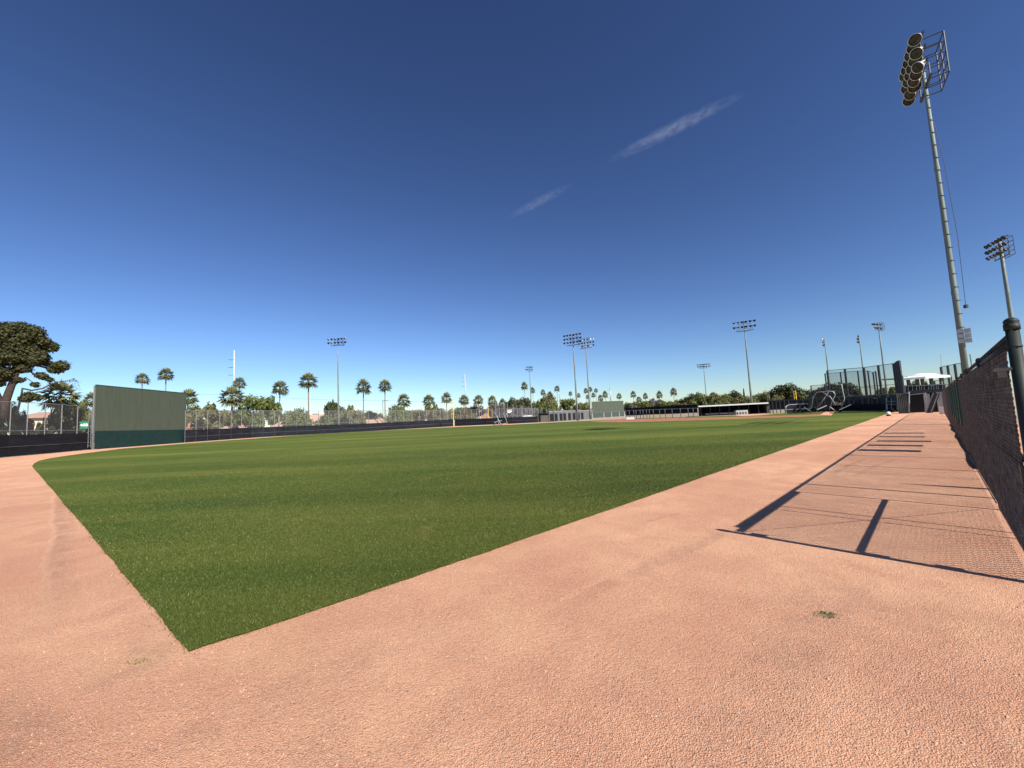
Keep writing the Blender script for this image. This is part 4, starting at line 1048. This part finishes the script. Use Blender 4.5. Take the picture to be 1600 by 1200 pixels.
# low light-coloured fence 975-1090
def low_fence(xa, ya_, xb, yb_, xs, ytopA, ytopB, label, panel='net_far', post='galvanized', rad=.07, band=None):
    A, B = G(xa, ya_), G(xb, yb_); t = thing('field_fence', label, 'fence', A)
    pts = []
    for px in xs:
        f = (px-xa)/(xb-xa); g = G(px, ya_+(yb_-ya_)*f); zt = hz(px, ytopA+(ytopB-ytopA)*f, g.length); pts.append((g-A, zt))
        MB().tube([g-A, g-A+Vector((0, 0, zt))], rad*g.length/100, 6).build('post', post, t)
    for (g, z), (h, y) in zip(pts[:-1], pts[1:]):
        MB().quad(g, h, h+Vector((0, 0, y)), g+Vector((0, 0, z))).build('mesh_panel', panel, t)
        if band:
            o_ = (A+g).normalized()*.15; MB().bar(g+o_+Vector((0, 0, (band[0]+band[1])/2)), h+o_+Vector((0, 0, (band[0]+band[1])/2)), .04, band[1]-band[0]).build('windscreen_panel', 'windscreen', t)
        MB().tube([g+Vector((0, 0, z)), h+Vector((0, 0, y))], .04, 6).build('top_rail', post, t)
    return t
low_fence(978, 655.0, 1092, 651.2, [978.5, 984, 991, 994.5, 1001, 1005.5, 1011, 1015.5, 1021.5, 1031.5, 1040, 1051, 1064, 1076, 1084, 1091], 641.5, 637.5, 'low grey fence with many pale posts right of the distant board', 'net_far', 'galvanized', .08, band=(.9, 2.7))
low_fence(926, 656.2, 976, 654.8, [926, 944, 956, 968, 976], 644.5, 642.5, 'low thin fence in front of the distant board', 'mesh_far', 'steel_pale', .09)
o = MB().bar(G(979, 655.6)+Vector((0, 0, .25)), G(991, 655.1)+Vector((0, 0, .25)), .4, .5).build('white_bench', 'white_paint'); tag(o, 'white low bench box at the foot of the pale posts by the distant board', 'bench')

# ------------------------------------------------------------------ THIRD BASE DUGOUT
dA, dB = G(1096, 650.2), G(1201, 645.6)
t = thing('dugout', 'long low black dugout with pale flat roof beneath the tree line', 'dugout', dA)
ex = (dB-dA).normalized(); L = (dB-dA).length; bk = Vector((-ex.y, ex.x, 0)); bk = bk if bk.dot(dA) > 0 else -bk; rz = atan2(ex.y, ex.x)
zA, zB = hz(1096, 635.0, dA.length), hz(1201, 630.6, dB.length); ztop = (zA+zB)/2
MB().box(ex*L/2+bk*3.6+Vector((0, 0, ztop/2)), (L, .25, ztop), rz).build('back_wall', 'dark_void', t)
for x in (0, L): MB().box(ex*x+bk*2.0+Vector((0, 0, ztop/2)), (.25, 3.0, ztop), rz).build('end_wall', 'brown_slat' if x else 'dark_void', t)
MB().box(ex*L/2+bk*1.5+Vector((0, 0, ztop+.12)), (L+1.2, 5.2, .24), rz).build('roof', 'grey_ply', t)
MB().box(ex*L/2-bk*1.15+Vector((0, 0, ztop+.06)), (L+1.2, .1, .26), rz).build('fascia', 'canopy', t)
for k in range(8): MB().box(ex*(L*k/7)-bk*.2+Vector((0, 0, ztop/2)), (.12, .12, ztop), rz).build('post', 'dark_steel', t)
MB().box(ex*L*.34-bk*.1+Vector((0, 0, .45)), (L*.55, .1, .32), rz).build('rail_board', 'windscreen_grey', t)
MB().box(ex*L*.34+bk*2.5+Vector((0, 0, .45)), (L*.6, .5, .08), rz).build('bench_seat', 'grey_ply', t)
MB().box(ex*(L+.4)-bk*.6+Vector((0, 0, ztop*.5)), (.5, .5, ztop), rz).build('end_pillar', 'grey_ply', t)
k0, k1 = G(1149.5, 648.3), G(1167.5, 647.4); tb = thing('equipment_rack', 'pale rack with four dark cubbies in front of the dugout', 'rack', k0)
e2 = (k1-k0).normalized(); l2 = (k1-k0).length; rz2 = atan2(e2.y, e2.x)
zr = hz(1158, 641, k0.length)
MB().box(e2*l2/2+Vector((0, 0, zr/2)), (l2, .6, zr), rz2).build('frame', 'grey_ply', tb)
for j in range(4): MB().box(e2*l2*(.14+.24*j)-bk*.33+Vector((0, 0, zr*.36)), (l2*.13, .05, zr*.4), rz2).build('cubby', 'dark_void', tb)

low_fence(1203, 646.4, 1300, 642.6, [1203, 1208.5, 1214, 1220, 1227, 1234, 1246, 1256, 1267, 1278, 1290, 1300], 625.5, 622.5, 'dark see through fence between the dugout and the batting cage', 'net_far', 'dark_steel', .07, band=(.75, 2.6))
# tarp roller / rounded windscreen barrier
g0, g1 = G(1228.5, 646.2), G(1268, 644.2); t = thing('barrier_screen', 'rounded black padded barrier with grey frame left of the batting cage', 'barrier', g0)
ex = (g1-g0).normalized(); L = (g1-g0).length; rz = atan2(ex.y, ex.x); zt = hz(1250, 631.5, g0.length)
mb = MB(); pr = [(0, .0), (0, zt*.75), (.35, zt*.93), (1., zt), (L-.6, zt), (L, zt*.9), (L, 0)]
f_ = -g0.normalized()*.08
mb.v = [tuple(ex*x+Vector((0, 0, z))) for x, z in pr]+[tuple(ex*x+Vector((0, 0, z))+f_) for x, z in pr]; n_ = len(pr)
mb.f = [tuple(range(n_))[::-1], tuple(range(n_, 2*n_))]+[(i, (i+1) % n_, n_+(i+1) % n_, n_+i) for i in range(n_)]
mb.build('screen', 'windscreen', t)
MB().tube([ex*x+Vector((0, 0, z))+f_ for x, z in pr], .08, 6).build('frame', 'galvanized', t)
MB().bar(Vector((0, 0, zt*.45))+f_*1.5, ex*L+Vector((0, 0, zt*.45))+f_*1.5, .08, .08).build('mid_bar', 'galvanized', t)

# ------------------------------------------------------------------ BATTING CAGE AT HOME
b = foot(1296, 642, 88); t = thing('batting_cage', 'big black netted rolling batting cage at home plate', 'batting cage', b)
def rc(px, py, d=0.): return at(px, py, 88+d)-b
def tube(pts, rad, name, m_): MB().tube([rc(*p) for p in pts], rad*.68, 7).build(name, m_, t, True)
tube([(1262, 634, 3), (1266, 618, 3), (1272, 610.5, 3), (1290, 609.5, 2), (1300, 610, 1), (1304.5, 614, 0), (1303, 622, 0), (1297, 634, 0)], .11, 'arch_tube', 'dark_steel')
tube([(1268, 641, -3), (1270, 622, -3), (1276, 613, -3), (1294, 611, -3), (1302, 612, -3), (1305, 617, -3), (1300, 628, -3), (1296, 640, -3)], .09, 'arch_tube', 'galvanized')
tube([(1277, 637, -3), (1287, 624, -3), (1295, 612, -2)], .07, 'strut', 'galvanized'); tube([(1284, 612, -2), (1297, 620, -3), (1305, 631, -3)], .10, 'strut', 'steel_pale')
tube([(1315, 637, -3), (1319.5, 622, -3), (1317, 612, -3), (1315, 600, -3)], .09, 'upright', 'steel_pale'); tube([(1296, 635, -3), (1306, 643, -3)], .10, 'skid', 'steel_pale')
tube([(1256, 636, -1), (1266, 642.5, -1)], .10, 'skid', 'steel_pale'); tube([(1308, 620, -2), (1316, 629, -2)], .06, 'strut', 'dark_steel')
for pts in ([(1277, 640, -4), (1292, 633.5, -4)], [(1311, 640.5, -4), (1330, 632, -4)]):
    MB().bar(rc(*pts[0]), rc(*pts[1]), .16, .12).build('tongue_bar', 'white_paint', t)
mb = MB()
prof = [(1262, 640), (1264, 624), (1272, 611), (1300, 610), (1304, 616)]
for (xa, yy), (xb, yz) in zip(prof[:-1], prof[1:]):
    mb.quad(rc(xa, yy, 3), rc(xb, yz, 3), rc(xb+2, yz+1, -3), rc(xa+2, yy+1, -3))
mb.quad(rc(1263, 640, 3), rc(1303, 640, 3), rc(1303, 612, 3), rc(1265, 612, 3)); mb.build('net', 'net_mid', t)
for px, py in ((1272, 640), (1312, 640)): MB().lathe([(.36, -.12), (.42, 0), (.36, .12)], rc(px, py, -3.5)+Vector((0, 0, 0)), 12, Vector((.8, .6, 0))).build('wheel', 'black_cloth', t)

# ------------------------------------------------------------------ BACKSTOP NETS
def net_line(pts, label, m_='net_far', rad=.15, base=640, midy=True):
    o0 = foot(pts[0][0], 640, pts[0][2]); t = thing('backstop_net', label, 'net', o0); Q = []
    for px, yt, r in pts:
        p = at(px, yt, r); g = Vector((p.x, p.y, 0))-o0; Q.append((g, p.z))
        MB().tube([g, g+Vector((0, 0, p.z))], rad, 8).build('post', 'dark_steel', t)
    for (g, z), (h, y) in zip(Q[:-1], Q[1:]):
        MB().quad(g, h, h+Vector((0, 0, y)), g+Vector((0, 0, z))).build('net_panel', m_, t)
        MB().tube([g+Vector((0, 0, z)), h+Vector((0, 0, y))], .045, 6).build('top_cable', 'dark_steel', t)
        if midy: MB().tube([g+Vector((0, 0, z*.55)), h+Vector((0, 0, y*.55))], .035, 6).build('mid_cable', 'dark_steel', t)
    return t
net_line([(1292.5, 579, 102), (1320, 576.5, 98), (1349.5, 574.3, 94), (1372, 571, 90), (1396, 568, 86)], 'tall front backstop net on dark posts behind home plate', rad=.17)
net_line([(1267, 602.5, 122), (1289, 601, 119)], 'low net bay at the left end of the backstop above the batting cage', rad=.13)
net_line([(1289, 583.7, 118), (1313, 581.8, 116), (1340, 579.7, 114), (1356, 579.5, 113), (1364, 581.8, 112), (1368, 580, 111)], 'second backstop net on thinner posts just behind the front one', rad=.13)
net_line([(1397, 568, 84), (1399.5, 566, 81), (1402, 564.3, 78), (1404.5, 563.5, 75), (1408.5, 587, 73)], 'brown tight net seen edge on at the right end of the backstop', 'net_dense', .16)
net_line([(1470, 573.5, 98), (1480.5, 571.3, 96), (1491.5, 569, 94), (1503, 567, 92)], 'tall dark net on four posts left of the big light pole', rad=.16)
net_line([(1460, 595, 104), (1470, 593.5, 102), (1484, 591, 100)], 'lower net behind the right end of the white canopy', rad=.10)
# dark lower wall / fence of the backstop
wall_pts = [(1262, 641.8, 104), (1290, 640.5, 100), (1320, 640, 96), (1349, 640, 92), (1372, 640, 88), (1398, 640.5, 84), (1421, 642, 76)]
o0 = foot(1262, 640, 104); t = thing('backstop_wall', 'low dark padded wall running below the backstop nets', 'wall', o0)
for (xa, ya1, ra), (xb, yb1, rb) in zip(wall_pts[:-1], wall_pts[1:]):
    A, B = foot(xa, 640, ra)-o0, foot(xb, 640, rb)-o0; zt = hz((xa+xb)/2, interp((xa+xb)/2, [(1262, 623), (1421, 614.5)]), (ra+rb)/2)
    MB().quad(A, B, B+Vector((0, 0, zt)), A+Vector((0, 0, zt))).build('mesh_panel', 'net_dense', t)
    MB().bar(A+Vector((0, 0, .55)), B+Vector((0, 0, .55)), .18, 1.1).build('pad', 'windscreen', t)
    MB().bar(A+Vector((0, 0, zt)), B+Vector((0, 0, zt)), .12, .18).build('cap_rail', 'pole_steel', t)
    MB().bar(A, A+Vector((0, 0, zt)), .14).build('post', 'dark_steel', t)
# buildings/dugout mass behind (first-base side press box)
A, B = foot(1336, 640, 106), foot(1398, 640, 96); t = thing('press_building', 'dark low building with pale posts behind the backstop wall', 'building', A)
ex = (B-A).normalized(); L = (B-A).length; bk = A.normalized(); rz = atan2(ex.y, ex.x); zt = hz(1366, 623, 100)
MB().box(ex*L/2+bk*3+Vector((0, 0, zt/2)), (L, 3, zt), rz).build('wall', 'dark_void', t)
MB().box(ex*L/2+bk*2+Vector((0, 0, zt+.1)), (L+.8, 6, .2), rz).build('roof', 'pole_steel', t)
for k in range(5): MB().box(ex*L*k/4-bk*.6+Vector((0, 0, zt/2)), (.2, .2, zt), rz).build('post', 'galvanized', t)
# bleacher bench
b = G(1387, 641.6); rb_ = 80.; b = foot(1394, 641, rb_); t = thing('bleacher_bench', 'small metal tiered bench beside the backstop wall', 'bench', b)
def rbx(px, py, d=0.): return at(px, py, rb_+d)-b
for px in (1387, 1403): MB().bar(rbx(px-.6, 631.5), rbx(px, 640.3), .10).build('leg', 'galvanized', t)
MB().bar(rbx(1385.5, 631.8), rbx(1403.5, 631.6), .45, .07).build('seat', 'galvanized', t)
MB().bar(rbx(1384, 627.3, 1.2), rbx(1403, 627, 1.2), .4, .07).build('upper_seat', 'galvanized', t)
for px in (1385, 1393, 1402): MB().bar(rbx(px, 622, 1.6), rbx(px, 640, 1.6), .08).build('upright', 'galvanized', t)
# bag and hat
b = G(1392.5, 643.6); o = MB().lathe([(.0, 0), (.30, .02), (.34, .25), (.28, .45), (.16, .55), (.1, .62), (0, .64)], b, 10).build('equipment_bag', 'black_cloth', None, True); tag(o, 'lumpy black equipment bag on the ground at the end of the grass', 'bag')
b = G(1388.6, 650.0); t = thing('ball_bucket_lid', 'small white rounded bucket with dark rim at the edge of the grass', 'bucket', b)
MB().lathe([(.0, .14), (.16, .14), (.19, .24), (.16, .36), (.08, .43), (0, .44)], n=12).build('cap', 'white_paint', t, True); MB().lathe([(.15, 0), (.18, .02), (.18, .14), (.0, .141)], n=12).build('base', 'green_post', t, True)

# ------------------------------------------------------------------ CANOPY OVER THE STANDS
r = 96.; t = thing('shade_canopy', 'white hipped shade canopy on dark posts over the stands', 'canopy', foot(1448, 640, r)); b = foot(1448, 640, r)
def rk(px, py, d=0.): return at(px, py, r+d)-b
fl, fr_, bl_, br = rk(1408.5, 591.2, -7), rk(1487, 586.2, -4), rk(1416, 589, 7), rk(1470, 585, 8)
ra_, rb2 = rk(1437, 583.4, 0), rk(1456, 583.0, 1)
mid = rk(1446, 588.3, -7)
mb = MB(); P = [fl, mid, fr_, br, bl_, ra_, rb2]; mb.v = [tuple(p) for p in P]+[tuple(p-Vector((0, 0, .3))) for p in P[:5]]
mb.f = [(0, 1, 5), (1, 6, 5), (1, 2, 6), (2, 3, 6), (3, 4, 5, 6), (4, 0, 5), (0, 7, 8, 1), (1, 8, 9, 2), (2, 9, 10, 3), (3, 10, 11, 4), (4, 11, 7, 0), (7, 11, 10, 9, 8)]
mb.build('roof', 'canopy', t)
for px, d in ((1418.5, 0), (1432.5, -3), (1440.5, 0), (1454.5, -3), (1470, 0), (1484, -2)):
    top = rk(px, 590, d); MB().bar(Vector((top.x, top.y, 0)), top+Vector((0, 0, .2)), .35).build('post', 'pole_steel', t)
lw = MB().tube([rk(1378, 593.2, -6), rk(1409, 591.6, -7)], .12, 6).build('side_beam', 'galvanized', t)
# stands
b = foot(1444, 640, 90); t = thing('bleachers', 'dark bleachers crowded with pale rails under the white canopy', 'bleachers', b)
def rs(px, py, d=0.): return at(px, py, 90+d)-b
for k in range(4):
    z0 = 613-k*3.2
    MB().bar(rs(1409, z0+1.5, k*1.2), rs(1478, z0-1.2, k*1.2), .8, .5).build('tier', 'dark_steel', t)
for px in (1411, 1415, 1419, 1426, 1432, 1437, 1440, 1444, 1451, 1455, 1459, 1463, 1466, 1473, 1477):
    MB().bar(rs(px, 611, -.5), rs(px, 603-random.random()*2, -.5), .05).build('rail_post', 'galvanized', t)
MB().bar(rs(1410, 603.5, -.5), rs(1478, 600.5, -.5), .10).build('hand_rail', 'galvanized', t)
o = MB().tube([foot(1471, 600, 110), at(1469.6, 554, 110)], [.07, .03], 6).build('antenna_mast', 'galvanized'); tag(o, 'thin grey antenna mast rising right of the white canopy', 'mast')

# ------------------------------------------------------------------ FIRST BASE DUGOUT CORNER
rD = 70.; b = G(1433, 645.3); rD = b.length; t = thing('dugout', 'black open ended dugout at the far end of the gravel track', 'dugout', b)
def rd(px, py, d=0.): return at(px, py, rD+d)-b
def face(px0, px1, yb, yt, d=0., th=.15, name='panel', m_='dark_void', yt2=None, yb2=None):
    A0, B0 = rd(px0, yb, d), rd(px1, yb2 or yb, d); A0.z = 0; B0.z = 0; 
    za, zb = rd(px0, yt, d).z, rd(px1, yt2 or yt, d).z
    w = (A0+b).normalized()*th; mb = MB(); q = [A0, B0, B0+Vector((0, 0, zb)), A0+Vector((0, 0, za))]
    mb.v = [tuple(p) for p in q]+[tuple(p+w) for p in q]; mb.f = [(3, 2, 1, 0), (4, 5, 6, 7), (0, 1, 5, 4), (1, 2, 6, 5), (2, 3, 7, 6), (3, 0, 4, 7)]
    return mb.build(name, m_, t)
face(1419, 1446, 644, 614.5, 2.6, .2, 'back_wall', 'dark_void')
face(1403.5, 1420.5, 641, 614.5, 0, .15, 'side_panel', 'brown_slat')
for k in range(6): face(1404+2.8*k, 1405+2.8*k, 641, 614.3, -.12, .06, 'slat', 'pole_steel')
MB().bar(rd(1418, 612.3, .3), rd(1480, 608.9, .3), 1.0, .28).build('roof', 'dark_steel', t)
MB().bar(rd(1420.5, 617.0, -.5), rd(1446, 614.2, -.5), .07).build('lintel', 'galvanized', t)
for px, yt in ((1420.6, 612), (1446, 614)): MB().bar(rd(px, 643.5, -.3)*1., rd(px-.3, yt, -.3), .09).build('jamb', 'galvanized', t)
face(1446.5, 1456.5, 646, 615.3, -.5, .08, 'door_leaf', 'grey_ply')
face(1456.5, 1467, 646, 613.2, 1.4, .1, 'inner_wall', 'dark_void')
face(1467, 1477.5, 648, 612.5, -1.0, .1, 'end_board', 'grey_ply')
t2 = thing('folded_screens', 'stack of dark netted screens leaning at the dugout end', 'screens', b)
for k in range(4):
    MB().bar(rd(1450+2.2*k, 645.5, -1.3-.15*k), rd(1462+2.0*k, 614.5, -1.3-.15*k), .12, .45 if k < 2 else .08).build('screen', 'dark_steel' if k % 2 else 'galvanized', t2)
tag(MB().box(G(1474.5, 646.5)+Vector((0, 0, .35)), (.5, .4, .7), .4).build('utility_box', 'white_paint'), 'small white box at the foot of the grey end board', 'box')

# ------------------------------------------------------------------ CLOUD WISPS
def wisp(pa, pb, r, wid, dens, label, seed):
    a, b_ = at(*pa, r), at(*pb, r); c = (a+b_)/2; ex = (b_-a); L = ex.length; ex.normalize()
    ez = Vector((0, 0, 1)); ey = ez.cross(ex).normalized(); ez2 = ex.cross(ey)
    import bmesh
    bm = bmesh.new(); bmesh.ops.create_icosphere(bm, subdivisions=3, radius=1); me = bpy.data.meshes.new('cloud_wisp'); bm.to_mesh(me); bm.free()
    m = bpy.data.materials.new('wisp'); m.use_nodes = True; n = m.node_tree.nodes; l = m.node_tree.links; n.remove(n['Principled BSDF'])
    v = n.new('ShaderNodeVolumePrincipled'); v.inputs['Color'].default_value = (.95, .96, 1, 1); v.inputs['Anisotropy'].default_value = .2
    tc = n.new('ShaderNodeTexCoord'); ln_ = n.new('ShaderNodeVectorMath'); ln_.operation = 'LENGTH'; l.new(tc.outputs['Object'], ln_.inputs[0])
    mr = n.new('ShaderNodeMapRange'); mr.inputs[1].default_value = 1; mr.inputs[2].default_value = .05; l.new(ln_.outputs['Value'], mr.inputs[0])
    mp = n.new('ShaderNodeMapping'); mp.inputs['Scale'].default_value = (7, 1.7, 1.7); mp.inputs['Location'].default_value = (seed, 0, 0); mp.inputs['Rotation'].default_value = (0, 0, .9); l.new(tc.outputs['Object'], mp.inputs[0])
    ns = n.new('ShaderNodeTexNoise'); ns.inputs['Scale'].default_value = 1.1; ns.inputs['Detail'].default_value = 8; ns.inputs['Roughness'].default_value = .65; l.new(mp.outputs[0], ns.inputs['Vector'])
    m2 = n.new('ShaderNodeMapRange'); m2.inputs[1].default_value = .38; m2.inputs[2].default_value = .72; l.new(ns.outputs[0], m2.inputs[0])
    mu = n.new('ShaderNodeMath'); mu.operation = 'MULTIPLY'; sq = n.new('ShaderNodeMath'); sq.operation = 'POWER'; sq.inputs[1].default_value = 1.25; l.new(mr.outputs[0], sq.inputs[0]); l.new(sq.outputs[0], mu.inputs[0]); l.new(m2.outputs[0], mu.inputs[1])
    mu2 = n.new('ShaderNodeMath'); mu2.operation = 'MULTIPLY'; l.new(mu.outputs[0], mu2.inputs[0]); mu2.inputs[1].default_value = dens*.48
    l.new(mu2.outputs[0], v.inputs['Density']); l.new(v.outputs[0], n['Material Output'].inputs['Volume'])
    me.materials.append(m); o = link('cloud_wisp', me); R3 = Matrix((ex, ey, ez2)).transposed().to_4x4()
    o.matrix_world = Matrix.Translation(c) @ R3 @ Matrix.Diagonal((L/2, wid, wid, 1))
    tag(o, label, 'cloud')
wisp((935, 260), (1180, 137), 3000, 58, .016, 'longer thin white cloud streak high in the sky right of centre', 2.)
wisp((783, 346), (900, 285), 3200, 46, .013, 'shorter fainter white cloud streak lower in the middle sky', 7.)
print('objects', len(bpy.data.objects), 'tris', sum(len(m.polygons) for m in bpy.data.meshes))
